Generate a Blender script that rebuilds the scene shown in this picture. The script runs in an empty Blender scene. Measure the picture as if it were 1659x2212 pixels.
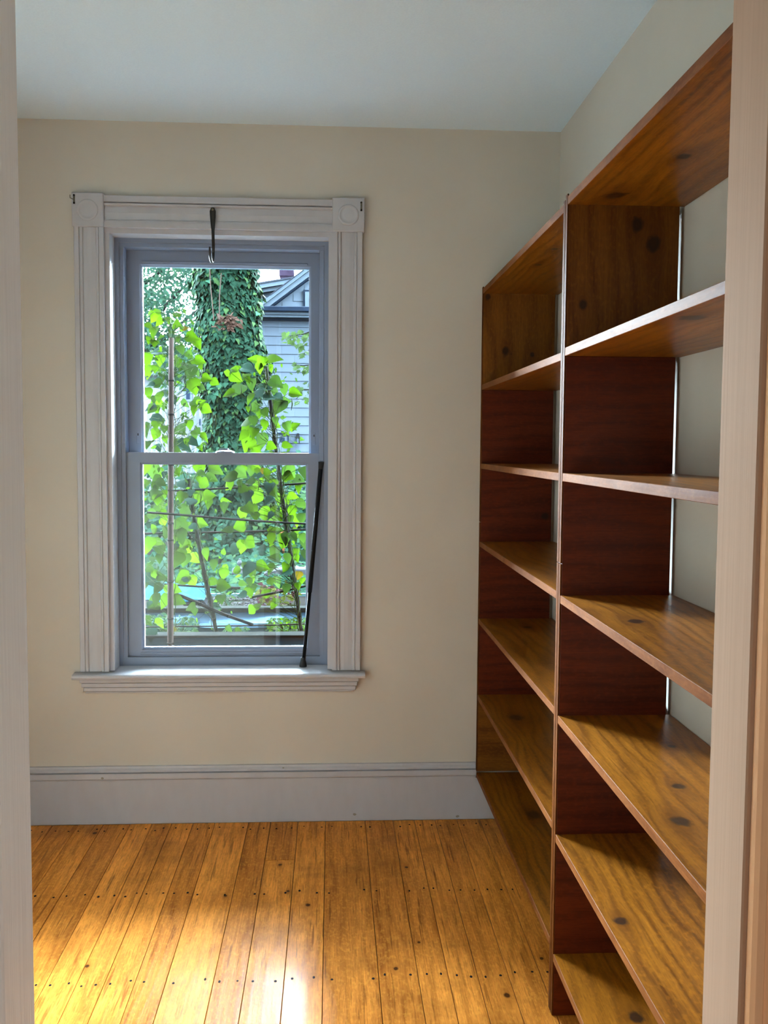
import bpy, bmesh, math, random
from mathutils import Vector, Matrix
R = random.Random(7)
SC = bpy.context.scene
COL = SC.collection

# ------------------------------------------------------------------ camera
F_PX, YAW, PIT, ROL, CAM_H = 2063.64, 0.054865, 0.068968, 0.006818, 1.36584
fw = Vector((math.sin(YAW) * math.cos(PIT), math.cos(YAW) * math.cos(PIT), -math.sin(PIT)))
rt0 = Vector((math.cos(YAW), -math.sin(YAW), 0))
up0 = Vector((math.sin(YAW) * math.sin(PIT), math.cos(YAW) * math.sin(PIT), math.cos(PIT)))
rt = rt0 * math.cos(ROL) + up0 * math.sin(ROL)
up = -rt0 * math.sin(ROL) + up0 * math.cos(ROL)
cd = bpy.data.cameras.new('camera')
cam = bpy.data.objects.new('camera', cd)
COL.objects.link(cam)
m = Matrix((rt, up, -fw)).transposed().to_4x4()
m.translation = (0, 0, CAM_H)
cam.matrix_world = m
cd.sensor_fit = 'HORIZONTAL'; cd.sensor_width = 36.0; cd.lens = F_PX * 36.0 / 1659.0
cd.clip_start = 0.02; cd.clip_end = 300
SC.camera = cam

# ------------------------------------------------------------------ sky, exposure
SKY = 190.0
FILL_LAMP = 4.3
w = bpy.data.worlds.new('overcast_sky'); SC.world = w; w.use_nodes = True
bg = w.node_tree.nodes['Background']
bg.inputs['Color'].default_value = (0.71, 0.875, 1.0, 1)
bg.inputs['Strength'].default_value = SKY
SC.view_settings.view_transform = 'Standard'
SC.view_settings.look = 'None'
SC.view_settings.exposure = 0.75
SC.view_settings.gamma = 1.0
SC.view_settings.use_curve_mapping = False
SC.cycles.diffuse_bounces = 5
SC.cycles.glossy_bounces = 3
SC.cycles.max_bounces = 8
SC.cycles.transparent_max_bounces = 16
SC.cycles.adaptive_threshold = 0.02
SC.cycles.use_denoising = True
pl = bpy.data.lights.new('window_portal', 'AREA'); pl.shape = 'RECTANGLE'; pl.size = 0.78; pl.size_y = 1.56
pl.cycles.is_portal = True
po = bpy.data.objects.new('window_portal', pl); COL.objects.link(po)
po.location = (-0.395, 3.66, 1.33); po.rotation_euler = (-math.pi / 2, 0, 0)

# ------------------------------------------------------------------ helpers
def ray(x, y):
    v = fw + rt * ((x - 829.5) / F_PX) - up * ((y - 1106.0) / F_PX)
    return v
def at(x, y, Y):
    v = ray(x, y); return Vector((0, 0, CAM_H)) + v * (Y / v.y)
def onz(x, y, Z):
    v = ray(x, y); return Vector((0, 0, CAM_H)) + v * ((Z - CAM_H) / v.z)

def world_of(o):
    b = o.matrix_basis.copy()
    return b if o.parent is None else world_of(o.parent) @ o.matrix_parent_inverse @ b
def link(o, parent=None):
    COL.objects.link(o)
    if parent is not None:
        o.parent = parent; o.matrix_parent_inverse = world_of(parent).inverted()   # parts keep world coordinates
    return o
def tag(o, label=None, cat=None, group=None, kind=None):
    if label: o['label'] = label
    if cat: o['category'] = cat
    if group: o['group'] = group
    if kind: o['kind'] = kind
    return o
def empty(name, loc=(0, 0, 0), **k):
    o = bpy.data.objects.new(name, None); o.empty_display_size = 0.05; COL.objects.link(o); o.location = loc
    return tag(o, **k)

class MB:
    def __init__(s): s.v = []; s.f = []; s.mi = []
    def quad(s, a, b, c, d, mi=0):
        n = len(s.v); s.v += [tuple(a), tuple(b), tuple(c), tuple(d)]; s.f.append((n, n + 1, n + 2, n + 3)); s.mi.append(mi)
    def poly(s, pts, mi=0):
        n = len(s.v); s.v += [tuple(p) for p in pts]; s.f.append(tuple(range(n, n + len(pts)))); s.mi.append(mi)
    def box(s, x0, x1, y0, y1, z0, z1, mi=0):
        n = len(s.v)
        s.v += [(x0, y0, z0), (x1, y0, z0), (x1, y1, z0), (x0, y1, z0), (x0, y0, z1), (x1, y0, z1), (x1, y1, z1), (x0, y1, z1)]
        for f in ((0, 3, 2, 1), (4, 5, 6, 7), (0, 1, 5, 4), (1, 2, 6, 5), (2, 3, 7, 6), (3, 0, 4, 7)):
            s.f.append(tuple(n + i for i in f)); s.mi.append(mi)
    def prism(s, poly, axis, a, b, mi=0):
        """extrude a 2D polygon along an axis ('x','y','z')"""
        def P(u, v, t):
            return {'x': (t, u, v), 'y': (u, t, v), 'z': (u, v, t)}[axis]
        n = len(s.v); k = len(poly)
        s.v += [P(u, v, a) for u, v in poly] + [P(u, v, b) for u, v in poly]
        for i in range(k):
            j = (i + 1) % k; s.f.append((n + i, n + j, n + k + j, n + k + i)); s.mi.append(mi)
        s.f.append(tuple(n + i for i in reversed(range(k)))); s.mi.append(mi)
        s.f.append(tuple(n + k + i for i in range(k))); s.mi.append(mi)
    def tube(s, pts, rad, seg=8, flat=1.0, mi=0, cap=True):
        pts = [Vector(p) for p in pts]
        if not isinstance(rad, (list, tuple)): rad = [rad] * len(pts)
        rings = []; up_ = None
        for i, p in enumerate(pts):
            d = (pts[min(i + 1, len(pts) - 1)] - pts[max(i - 1, 0)]).normalized()
            if up_ is None:
                up_ = Vector((0, 0, 1)) if abs(d.z) < 0.9 else Vector((0, 1, 0))
            a = d.cross(up_).normalized(); b = a.cross(d).normalized(); up_ = b
            n = len(s.v)
            for k in range(seg):
                t = 2 * math.pi * k / seg
                s.v.append(tuple(p + a * math.cos(t) * rad[i] + b * math.sin(t) * rad[i] * flat))
            rings.append(n)
        for i in range(len(rings) - 1):
            for k in range(seg):
                j = (k + 1) % seg
                s.f.append((rings[i] + k, rings[i] + j, rings[i + 1] + j, rings[i + 1] + k)); s.mi.append(mi)
        if cap:
            s.f.append(tuple(rings[0] + k for k in reversed(range(seg)))); s.mi.append(mi)
            s.f.append(tuple(rings[-1] + k for k in range(seg))); s.mi.append(mi)
    def lathe(s, c, prof, axis='z', seg=20, mi=0):
        c = Vector(c); rings = []
        for r, h in prof:
            n = len(s.v); rings.append(n)
            for k in range(seg):
                t = 2 * math.pi * k / seg; u, v = r * math.cos(t), r * math.sin(t)
                s.v.append(tuple(c + Vector({'z': (u, v, h), 'y': (u, h, -v), 'x': (h, u, v)}[axis])))
        for i in range(len(rings) - 1):
            for k in range(seg):
                j = (k + 1) % seg
                s.f.append((rings[i] + k, rings[i] + j, rings[i + 1] + j, rings[i + 1] + k)); s.mi.append(mi)
        s.f.append(tuple(rings[0] + k for k in reversed(range(seg)))); s.mi.append(mi)
        s.f.append(tuple(rings[-1] + k for k in range(seg))); s.mi.append(mi)
    def mesh(s, name, mats, smooth=False, bevel=0.0):
        me = bpy.data.meshes.new(name); me.from_pydata(s.v, [], s.f)
        if not isinstance(mats, (list, tuple)): mats = [mats]
        for mt in mats: me.materials.append(mt)
        me.polygons.foreach_set('material_index', s.mi)
        bm = bmesh.new(); bm.from_mesh(me)
        bmesh.ops.recalc_face_normals(bm, faces=bm.faces)
        if bevel:
            bmesh.ops.bevel(bm, geom=bm.edges[:], offset=bevel, segments=1, affect='EDGES', profile=0.5)
        bm.to_mesh(me); bm.free()
        if smooth:
            me.polygons.foreach_set('use_smooth', [True] * len(me.polygons))
        me.update(); return me
    def build(s, name, mats, parent=None, smooth=False, bevel=0.0, **k):
        o = bpy.data.objects.new(name, s.mesh(name, mats, smooth, bevel)); link(o, parent)
        return tag(o, **k)

# ------------------------------------------------------------------ materials
class NT:
    def __init__(s, name):
        s.m = bpy.data.materials.new(name); s.m.use_nodes = True; s.t = s.m.node_tree; s.n = s.t.nodes; s.l = s.t.links
        s.b = s.n['Principled BSDF']
    def add(s, typ, **k):
        n = s.n.new(typ)
        for a, v in k.items(): setattr(n, a, v)
        return n
    def put(s, sock, v):
        if isinstance(v, bpy.types.NodeSocket): s.l.new(v, sock)
        else: sock.default_value = v
    def math(s, op, a, b=0.0, c=0.0, clamp=False):
        n = s.add('ShaderNodeMath', operation=op, use_clamp=clamp)
        s.put(n.inputs[0], a); s.put(n.inputs[1], b); s.put(n.inputs[2], c); return n.outputs[0]
    def noise(s, vec, scale=1.0, detail=2.0, rough=0.5, dist=0.0):
        n = s.add('ShaderNodeTexNoise'); s.put(n.inputs['Vector'], vec)
        n.inputs['Scale'].default_value = scale; n.inputs['Detail'].default_value = detail
        n.inputs['Roughness'].default_value = rough; n.inputs['Distortion'].default_value = dist
        return n.outputs['Fac']
    def scalev(s, vec, sc):
        n = s.add('ShaderNodeVectorMath', operation='MULTIPLY'); s.put(n.inputs[0], vec); n.inputs[1].default_value = sc; return n.outputs[0]
    def ramp(s, fac, stops):
        n = s.add('ShaderNodeValToRGB'); s.put(n.inputs[0], fac); e = n.color_ramp.elements
        while len(e) > 1: e.remove(e[-1])
        e[0].position = stops[0][0]; e[0].color = tuple(stops[0][1]) + (1,)
        for p, c in stops[1:]:
            q = e.new(p); q.color = tuple(c) + (1,)
        return n.outputs[0]
    def mix(s, fac, a, b, blend='MIX'):
        n = s.add('ShaderNodeMix', data_type='RGBA', blend_type=blend)
        s.put(n.inputs['Factor'], fac)
        s.put(n.inputs[6], a if isinstance(a, bpy.types.NodeSocket) else tuple(a) + (1,))
        s.put(n.inputs[7], b if isinstance(b, bpy.types.NodeSocket) else tuple(b) + (1,))
        return n.outputs[2]
    def bump(s, h, strength=0.2, dist=0.01):
        n = s.add('ShaderNodeBump'); n.inputs['Strength'].default_value = strength; n.inputs['Distance'].default_value = dist
        s.put(n.inputs['Height'], h); s.l.new(n.outputs[0], s.b.inputs['Normal'])
    def coord(s):
        return s.add('ShaderNodeTexCoord').outputs['Object']
    def done(s, color=None, rough=None, spec=None, coat=None, metal=None):
        b = s.b.inputs
        if color is not None: s.put(b['Base Color'], color if isinstance(color, bpy.types.NodeSocket) else tuple(color) + (1,))
        if rough is not None: s.put(b['Roughness'], rough)
        if spec is not None: b['Specular IOR Level'].default_value = spec
        if coat is not None: b['Coat Weight'].default_value = coat[0]; b['Coat Roughness'].default_value = coat[1]
        if metal is not None: b['Metallic'].default_value = metal
        return s.m

def plain(name, col, rough=0.5, var=0.08, nscale=18, bumpk=0.0, stretch=(1, 1, 1), spec=None, metal=None, bdist=0.004):
    t = NT(name); c = t.scalev(t.coord(), stretch)
    n = t.noise(c, nscale, 4)
    lo = [x * (1 - var) for x in col]; hi = [min(1, x * (1 + var)) for x in col]
    if bumpk: t.bump(n, bumpk, bdist)
    return t.done(t.ramp(n, [(0.3, lo), (0.7, hi)]), rough, spec, metal=metal)

def wood(name, dark, light, ring=34.0, rough=0.32, coat=None, along=0.16, knots=True, tint=0.35, stain=0.0, edge=False, streak=0.0, ringw=0.19, spec=0.5, knotcol=(0.022, 0.010, 0.005)):
    """pine/fir board: local x = grain, local y = width; knots come from the board's own knot_a..c (x, y, radius)"""
    t = NT(name); co = t.coord()
    oi = t.add('ShaderNodeObjectInfo').outputs['Random']
    sep = t.add('ShaderNodeSeparateXYZ'); t.put(sep.inputs[0], co)
    x, y, z = sep.outputs
    yy = y; kmask = None; halo = None; kcore = None
    if knots:
        wob = t.math('MULTIPLY_ADD', t.noise(t.scalev(co, (0.7, 1, 1)), 48, 3, 0.6), 3.0, -0.45)
        for kn in 'abc':
            at_ = t.add('ShaderNodeAttribute', attribute_type='OBJECT', attribute_name='knot_' + kn)
            ks = t.add('ShaderNodeSeparateXYZ'); t.put(ks.inputs[0], at_.outputs['Vector'])
            kr = t.math('MAXIMUM', ks.outputs[2], 1e-4)
            dx = t.math('DIVIDE', t.math('SUBTRACT', x, ks.outputs[0]), t.math('MULTIPLY', kr, 1.25))
            dy = t.math('DIVIDE', t.math('SUBTRACT', y, ks.outputs[1]), kr)
            d2 = t.math('ADD', t.math('MULTIPLY', dx, dx), t.math('MULTIPLY', dy, dy))
            d2 = t.math('MULTIPLY', d2, wob)
            k = t.math('MULTIPLY_ADD', d2, -0.9, 1.35, clamp=True)
            core = t.math('MULTIPLY_ADD', d2, -2.5, 1.0, clamp=True)
            dx2 = t.math('MULTIPLY', t.math('MULTIPLY', dx, dx), 0.25)
            h = t.math('POWER', 2.718, t.math('MULTIPLY', t.math('ADD', dx2, t.math('MULTIPLY', dy, dy)), -0.28))
            yy = t.math('ADD', yy, t.math('MULTIPLY', t.math('MULTIPLY', dy, kr), t.math('MULTIPLY', h, -0.75)))
            kmask = k if kmask is None else t.math('MAXIMUM', kmask, k)
            kcore = core if kcore is None else t.math('MAXIMUM', kcore, core)
            halo = h if halo is None else t.math('MAXIMUM', halo, h)
    cv = t.add('ShaderNodeCombineXYZ'); t.put(cv.inputs[0], t.math('MULTIPLY_ADD', oi, 37.0, x)); t.put(cv.inputs[1], t.math('MULTIPLY_ADD', oi, 11.0, yy)); t.put(cv.inputs[2], t.math('MULTIPLY_ADD', oi, 5.0, z))
    v = cv.outputs[0]
    big = t.noise(t.scalev(v, (1.1, 7, 7)), 1.0, 3, 0.55)
    warp = t.noise(t.scalev(v, (along * 10, 5, 5)), 1.0, 2)
    wv = t.math('SINE', t.math('ADD', t.math('MULTIPLY', t.math('MULTIPLY_ADD', oi, 11.0, yy), ring * 6.28), t.math('MULTIPLY', warp, ring * 1.15)))
    rings = t.math('POWER', t.math('MULTIPLY_ADD', wv, 0.5, 0.5), 2.2)
    fine = t.noise(t.scalev(v, (5, 170, 170)), 1.0, 3, 0.6)
    fleck = t.noise(t.scalev(v, (26, 320, 320)), 1.0, 2, 0.6)
    f = t.math('ADD', t.math('MULTIPLY', big, 0.55), t.math('MULTIPLY', fine, 0.45))
    f = t.math('SUBTRACT', f, t.math('MULTIPLY', rings, ringw))
    f = t.math('ADD', f, t.math('MULTIPLY_ADD', oi, tint, -tint / 2))
    col = t.ramp(f, [(0.18, dark), (0.62, light)])
    col = t.mix(t.math('MULTIPLY', t.ramp(fleck, [(0.48, (0, 0, 0)), (0.72, (1, 1, 1))]), 0.5), col, dark)
    blot = t.noise(t.scalev(v, (2.2, 5, 5)), 1.0, 4, 0.6)
    col = t.mix(t.math('MULTIPLY', t.ramp(blot, [(0.50, (0, 0, 0)), (0.75, (1, 1, 1))]), 0.55), col, dark)
    curl = t.noise(t.scalev(v, (70, 130, 130)), 1.0, 2, 0.5)
    col = t.mix(t.math('MULTIPLY', t.ramp(curl, [(0.5, (0, 0, 0)), (0.7, (1, 1, 1))]), 0.28), col, [min(1, c * 1.35) for c in light])
    if streak:
        sk = t.noise(t.scalev(v, (4.5, 95, 95)), 1.0, 3, 0.55)
        col = t.mix(t.math('MULTIPLY', t.ramp(sk, [(0.60, (0, 0, 0)), (0.68, (1, 1, 1))]), streak), col, [c * 0.45 for c in dark])
    if stain:
        gm = t.add('ShaderNodeNewGeometry').outputs['Position']
        st = t.noise(gm, 2.6, 5, 0.65)
        sm = t.ramp(st, [(0.5, (0, 0, 0)), (0.72, (1, 1, 1))])
        col = t.mix(t.math('MULTIPLY', sm, stain), col, [c * 0.35 for c in dark])
    if knots:
        col = t.mix(t.math('MULTIPLY', halo, 0.6), col, dark)
        col = t.mix(t.math('MULTIPLY', kmask, 0.93), col, knotcol)
        col = t.mix(t.math('MULTIPLY', kcore, 0.45), col, [c * 0.55 for c in dark])
    t.bump(t.math('ADD', t.math('ADD', t.math('MULTIPLY', fine, 0.5), t.math('MULTIPLY', rings, 0.5)), t.math('MULTIPLY', curl, 0.5)), 0.22, 0.002)
    return t.done(col, t.math('MULTIPLY_ADD', fine, 0.12, rough - 0.06), spec, coat)

def leaf_mat(name, col, trans=(0.5, 0.8, 0.1), tw=0.5, rough=0.45, spec=0.35, var=0.25):
    t = NT(name); c = t.coord(); oi = t.add('ShaderNodeObjectInfo').outputs['Random']
    gp = t.add('ShaderNodeNewGeometry').outputs['Position']
    n = t.noise(gp, 9.0, 3)
    f = t.math('ADD', t.math('MULTIPLY', n, 0.6), t.math('MULTIPLY', oi, 0.4))
    cc = t.ramp(f, [(0.25, [x * (1 - var) for x in col]), (0.75, [x * (1 + var) for x in col])])
    tc = t.ramp(f, [(0.25, [x * (1 - var) for x in trans]), (0.75, [x * (1 + var) for x in trans])])
    t.done(cc, rough, spec)
    tr = t.add('ShaderNodeBsdfTranslucent'); t.put(tr.inputs[0], tc)
    mx = t.add('ShaderNodeMixShader'); mx.inputs[0].default_value = tw
    t.l.new(t.b.outputs[0], mx.inputs[1]); t.l.new(tr.outputs[0], mx.inputs[2])
    t.l.new(mx.outputs[0], t.n['Material Output'].inputs[0])
    return t.m

def glass_mat():
    t = NT('window_glass')
    tr = t.add('ShaderNodeBsdfTransparent'); tr.inputs[0].default_value = (0.95, 0.97, 0.97, 1)
    gl = t.add('ShaderNodeBsdfGlossy'); gl.inputs['Roughness'].default_value = 0.02
    fr = t.add('ShaderNodeFresnel'); fr.inputs[0].default_value = 1.45
    mx = t.add('ShaderNodeMixShader'); t.l.new(fr.outputs[0], mx.inputs[0])
    t.l.new(tr.outputs[0], mx.inputs[1]); t.l.new(gl.outputs[0], mx.inputs[2])
    t.l.new(mx.outputs[0], t.n['Material Output'].inputs[0]); t.n.remove(t.b)
    return t.m

def emit_mat(name, col, s):
    t = NT(name); t.b.inputs['Emission Color'].default_value = tuple(col) + (1,); t.b.inputs['Emission Strength'].default_value = s
    return t.done(col, 0.6)

M = {}
M['wall'] = plain('cream_wall_paint', (0.58, 0.545, 0.475), 0.6, 0.03, 3.0, 0.06, (1, 1, 1), 0.3, bdist=0.01)
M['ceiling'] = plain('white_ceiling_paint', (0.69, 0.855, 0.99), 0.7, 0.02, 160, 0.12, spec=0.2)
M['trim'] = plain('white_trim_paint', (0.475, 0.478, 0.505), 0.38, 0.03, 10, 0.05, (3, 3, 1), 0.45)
M['cool_lit_jamb'] = plain('brush_marked_cool_lit_paint', (0.90, 0.93, 0.97), 0.4, 0.04, 1.0, 0.25, (260, 260, 5), 0.4, bdist=0.003)  # left jamb: same paint, with the cool light on it put into the colour
M['warm_lit_casing'] = plain('warm_lit_casing_paint', (0.92, 0.60, 0.36), 0.45, 0.03, 1.0, 0.2, (200, 200, 4), 0.4, bdist=0.003)  # right hall casing: the hall's warm light is tinted into the paint
M['brushed_warm_lit'] = plain('brush_marked_warm_lit_paint', (0.43, 0.295, 0.21), 0.7, 0.04, 1.0, 0.12, (170, 170, 3), 0.02, bdist=0.003)  # right jamb: same paint, with the warm light on it put into the colour
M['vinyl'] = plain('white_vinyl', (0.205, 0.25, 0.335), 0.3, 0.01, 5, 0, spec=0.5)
M['gap'] = plain('dark_gap', (0.03, 0.02, 0.012), 0.9)
M['glass'] = glass_mat()
M['floor'] = wood('varnished_fir_floor', (0.28, 0.080, 0.008), (0.92, 0.345, 0.055), ring=26, rough=0.30, coat=(0.03, 0.10), tint=0.20, stain=0.55, spec=0.035, streak=0.6, ringw=0.10)
M['shelf'] = wood('varnished_pine_shelf', (0.10, 0.028, 0.002), (0.33, 0.115, 0.007), ring=30, rough=0.36, coat=(0.12, 0.22), tint=0.12, spec=0.2)
M['edge'] = wood('bare_pine_edge', (0.105, 0.032, 0.008), (0.20, 0.072, 0.021), ring=50, rough=0.5, knots=False, tint=0.1, spec=0.02)
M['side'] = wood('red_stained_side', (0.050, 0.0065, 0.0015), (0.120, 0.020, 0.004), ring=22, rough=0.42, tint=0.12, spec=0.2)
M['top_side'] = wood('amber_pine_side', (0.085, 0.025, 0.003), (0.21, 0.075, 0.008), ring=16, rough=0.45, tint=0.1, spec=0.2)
M['strip'] = wood('orange_edge_strip', (0.06, 0.017, 0.003), (0.13, 0.042, 0.009), ring=60, rough=0.5, knots=False, tint=0.1, spec=0.02)
M['iron'] = plain('black_iron', (0.012, 0.012, 0.013), 0.45, 0.2, 60, 0.2)
M['rod'] = plain('black_rod_paint', (0.006, 0.006, 0.007), 0.45, 0.1, spec=0.15)
M['rubber'] = plain('black_rubber', (0.012, 0.012, 0.012), 0.7, 0.1)
M['brass'] = plain('tarnished_metal', (0.16, 0.15, 0.11), 0.4, 0.2, 80, metal=0.8)
M['chip'] = plain('bare_chip', (0.28, 0.25, 0.20), 0.8)
M['nail'] = plain('rusty_nail_head', (0.012, 0.010, 0.012), 0.7, 0.3, 200, spec=0.05)
M['fill_glow'] = emit_mat('fill_lamp_glow', (0.98, 0.95, 0.92), FILL_LAMP)

# ------------------------------------------------------------------ room shell
D = 3.42; H = 2.4766; XB = 0.8043; XL = -1.25
def slab_with_hole(name, x0, x1, y0, y1, z0, z1, hx0, hx1, hz0, hz1, mat, **k):
    b = MB()
    b.box(x0, hx0, y0, y1, z0, z1); b.box(hx1, x1, y0, y1, z0, z1)
    b.box(hx0, hx1, y0, y1, hz1, z1)
    if hz0 > z0: b.box(hx0, hx1, y0, y1, z0, hz0)
    return b.build(name, mat, **k)
S = dict(kind='structure')
wall_back = slab_with_hole('wall_back', XL - 0.12, XB + 0.12, D, 3.60, -0.06, H + 0.1, -0.800, 0.013, 0.535, 2.123, M['wall'],
               label='cream painted wall around the window', **S)
b = MB(); b.box(XB, XB + 0.12, 0.962, D, -0.06, H + 0.1); b.build('wall_right', M['wall'], label='cream wall behind the bookcases', **S)
b = MB(); b.box(XL - 0.12, XL, 0.962, D, -0.06, H + 0.1); b.build('wall_left', M['wall'], label='cream wall left of the doorway', **S)
slab_with_hole('wall_front', -1.45, 1.55, 0.962, 1.030, -0.06, H + 0.1, -0.353, 0.453, -0.06, 2.07, M['wall'], label='wall around the open doorway', **S)
b = MB(); b.box(-1.45, -1.30, -1.9, 0.962, -0.06, H + 0.1); b.build('wall_hall_left', M['wall'], label='left wall of the hall', **S)
b = MB(); b.box(1.40, 1.55, -1.9, 0.962, -0.06, H + 0.1); b.build('wall_hall_right', M['wall'], label='right wall of the hall', **S)
b = MB(); b.box(-1.45, 1.55, -2.05, -1.9, -0.06, H + 0.1); b.build('wall_hall_back', M['wall'], label='end wall of the hall', **S)
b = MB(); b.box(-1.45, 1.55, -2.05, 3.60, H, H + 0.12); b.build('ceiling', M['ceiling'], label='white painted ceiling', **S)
# wallpaper-like paint seams below the window
for sx, z0, z1 in ((0.0955, 0.25, 0.47), (0.262, 0.25, 0.50)):
    b = MB(); b.box(sx, sx + 0.0022, D - 0.0008, D, z0, z1); b.build('paint_seam', M['wall'], wall_back)

# floor: subfloor with separate boards
b = MB(); b.box(-1.45, 1.55, -2.0, 3.60, -0.06, -0.0215); floor = b.build('floor', M['gap'], label='varnished softwood floor of wide boards', **S)
def set_knots(o, pts):
    inv = world_of(o).inverted()
    for k, (p, r) in zip('abc', pts):
        q = inv @ Vector(p); o['knot_' + k] = (q.x, q.y, r)
def board(name, x0, x1, y0, y1, z0, z1, how, mats, parent, knots=(), bevel=0.0012, edge=False):
    c = Vector(((x0 + x1) / 2, (y0 + y1) / 2, (z0 + z1) / 2)); sx, sy, sz = x1 - x0, y1 - y0, z1 - z0
    if how == 'along_y': ax = ((0, 1, 0), (-1, 0, 0), (0, 0, 1)); dim = (sy, sx, sz)
    elif how == 'along_x': ax = ((1, 0, 0), (0, 0, 1), (0, -1, 0)); dim = (sx, sz, sy)
    else: ax = ((0, 0, 1), (1, 0, 0), (0, 1, 0)); dim = (sz, sx, sy)
    mb = MB(); h = [d / 2 for d in dim]; mb.box(-h[0], h[0], -h[1], h[1], -h[2], h[2])
    me = mb.mesh(name, mats, bevel=bevel)
    if edge:
        for p in me.polygons:
            if p.normal.y > 0.6: p.material_index = 1
    o = bpy.data.objects.new(name, me)
    mt = Matrix([Vector(a) for a in ax]).transposed().to_4x4(); mt.translation = c
    o.matrix_basis = mt
    link(o, parent); set_knots(o, knots)
    return o
joints = [-1.25, -1.16, -1.075, -0.995, -0.905, -0.816, -0.7205, -0.642, -0.5725, -0.496, -0.418, -0.2975, -0.217, -0.118, -0.019,
          0.125, 0.227, 0.305, 0.381, 0.461, 0.545, 0.63, 0.715, 0.8043]
nail_me = None
fk = {(605, 1868): 0.010, (622, 1925): 0.009, (665, 1955): 0.012, (878, 1873): 0.010, (855, 2093): 0.009, (188, 2087): 0.011, (487, 1935): 0.008, (1095, 2150): 0.015, (1170, 2070): 0.008, (905, 2035): 0.008, (205, 1800): 0.012}
fkw = [(onz(x, y, 0.0), r * 0.6) for (x, y), r in fk.items()]
for i in range(len(joints) - 1):
    a, c = joints[i] + 0.0008, joints[i + 1] - 0.0008
    dz = R.uniform(-0.0006, 0.0004)
    spans = [(1.0, 3.402)] if i != 12 else [(1.0, 3.0795), (3.0812, 3.402)]
    for y0, y1 in spans:
        kn = [(p, r) for p, r in fkw if a < p.x < c and y0 < p.y < y1][:3]
        fb = board('floorboard', a, c, y0, y1, -0.0215, dz, 'along_y', [M['floor']], floor, kn, bevel=0.0007)
        for row in (3.35, 2.852, 2.370, 1.87, 1.38):
            if not (y0 < row < y1): continue
            for sx in (a + 0.017, c - 0.017):
                if R.random() < 0.06: continue
                if nail_me is None:
                    nb = MB(); nb.lathe((0, 0, 0), [(0.0030, -0.002), (0.0030, 0.0004), (0.0022, 0.0007)], 'z', 8); nail_me = nb.mesh('nail', M['nail'])
                no = bpy.data.objects.new('nail', nail_me)
                no.location = (sx + R.uniform(-0.006, 0.006), row + R.uniform(-0.012, 0.012), dz); no.scale = (R.uniform(0.9, 1.3), R.uniform(1.2, 2.1), 1)
                link(no, fb)
b = MB(); b.box(-1.30, 1.40, -1.9, 0.999, -0.0215, -0.0005); b.build('hall_floorboards', M['floor'], floor)

# baseboards
prof = [(3.42, 0.001), (3.402, 0.001), (3.402, 0.1625), (3.411, 0.1627), (3.411, 0.1650), (3.397, 0.1652), (3.3955, 0.170), (3.3965, 0.1865), (3.411, 0.1870), (3.411, 0.1895), (3.4035, 0.190), (3.4035, 0.197), (3.409, 0.2025), (3.410, 0.2096), (3.42, 0.2096)]
b = MB(); b.prism(prof, 'x', XL, 0.5300)
b.box(0.5300, XB, 3.402, 3.42, 0.001, 0.155)
bb = b.build('baseboard_back', M['trim'], label='white baseboard under the window', **S)
for x, y, r in ((766, 1759, 0.006), (988, 1763, 0.006), (222, 1680, 0.005), (612, 1659, 0.003)):
    p = at(x, y, 3.402); cb = MB()
    cb.poly([(p.x + r * (1 + 0.3 * R.random()) * math.cos(t * 0.785), (3.4014 if p.z < .16 else 3.3955 if p.z < .19 else 3.403), p.z + 0.8 * r * (0.7 + 0.5 * R.random()) * math.sin(t * 0.785)) for t in range(8)])
    cb.build('paint_chip', M['chip'], bb)
b = MB(); b.box(XL, XL + 0.018, 1.03, 3.396, 0.001, 0.2); b.build('baseboard_left', M['trim'], label='white baseboard on the left wall', **S)

# doorway
door = empty('door_1', (0.05, 0.997, 0), label='open doorway with cream painted jambs', kind='structure')
def jamb(x0, x1, mt_):
    q = MB(); q.box(x0, x1, 0.949, 1.045, 0, 2.05); q.build('jamb', mt_, door, bevel=0.002)
jamb(-0.351, -0.329, M['cool_lit_jamb']); jamb(0.431, 0.453, M['brushed_warm_lit'])
b = MB(); b.box(-0.351, 0.453, 0.949, 1.045, 2.05, 2.072); b.build('head_jamb', M['brushed_warm_lit'], door)
def casing_profile(x_in, sgn, y_face, out):
    # flat casing with an inner bead, seen from the hall (out=-1) or the room (+1)
    pts = [(0, 0), (0, 0.012), (0.004, 0.016), (0.012, 0.016), (0.015, 0.011), (0.020, 0.014), (0.085, 0.016), (0.095, 0.010), (0.095, 0)]
    return [(x_in + sgn * u, y_face + out * v) for u, v in pts]
for xin, sg in ((-0.335, -1), (0.437, 1)):
    q = MB(); q.prism(casing_profile(xin, sg, 0.9485, -1), 'z', 0, 2.14); q.build('casing', M['cool_lit_jamb'] if sg < 0 else M['warm_lit_casing'], door)
    q = MB(); q.box(min(xin, xin + sg * 0.09), max(xin, xin + sg * 0.09), 1.0305, 1.043, 0, 2.14); q.build('casing', M['brushed_warm_lit'], door)
b = MB(); b.box(-0.43, 0.53, 0.934, 0.9485, 2.052, 2.14); b.build('head_casing', M['brushed_warm_lit'], door)

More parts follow.
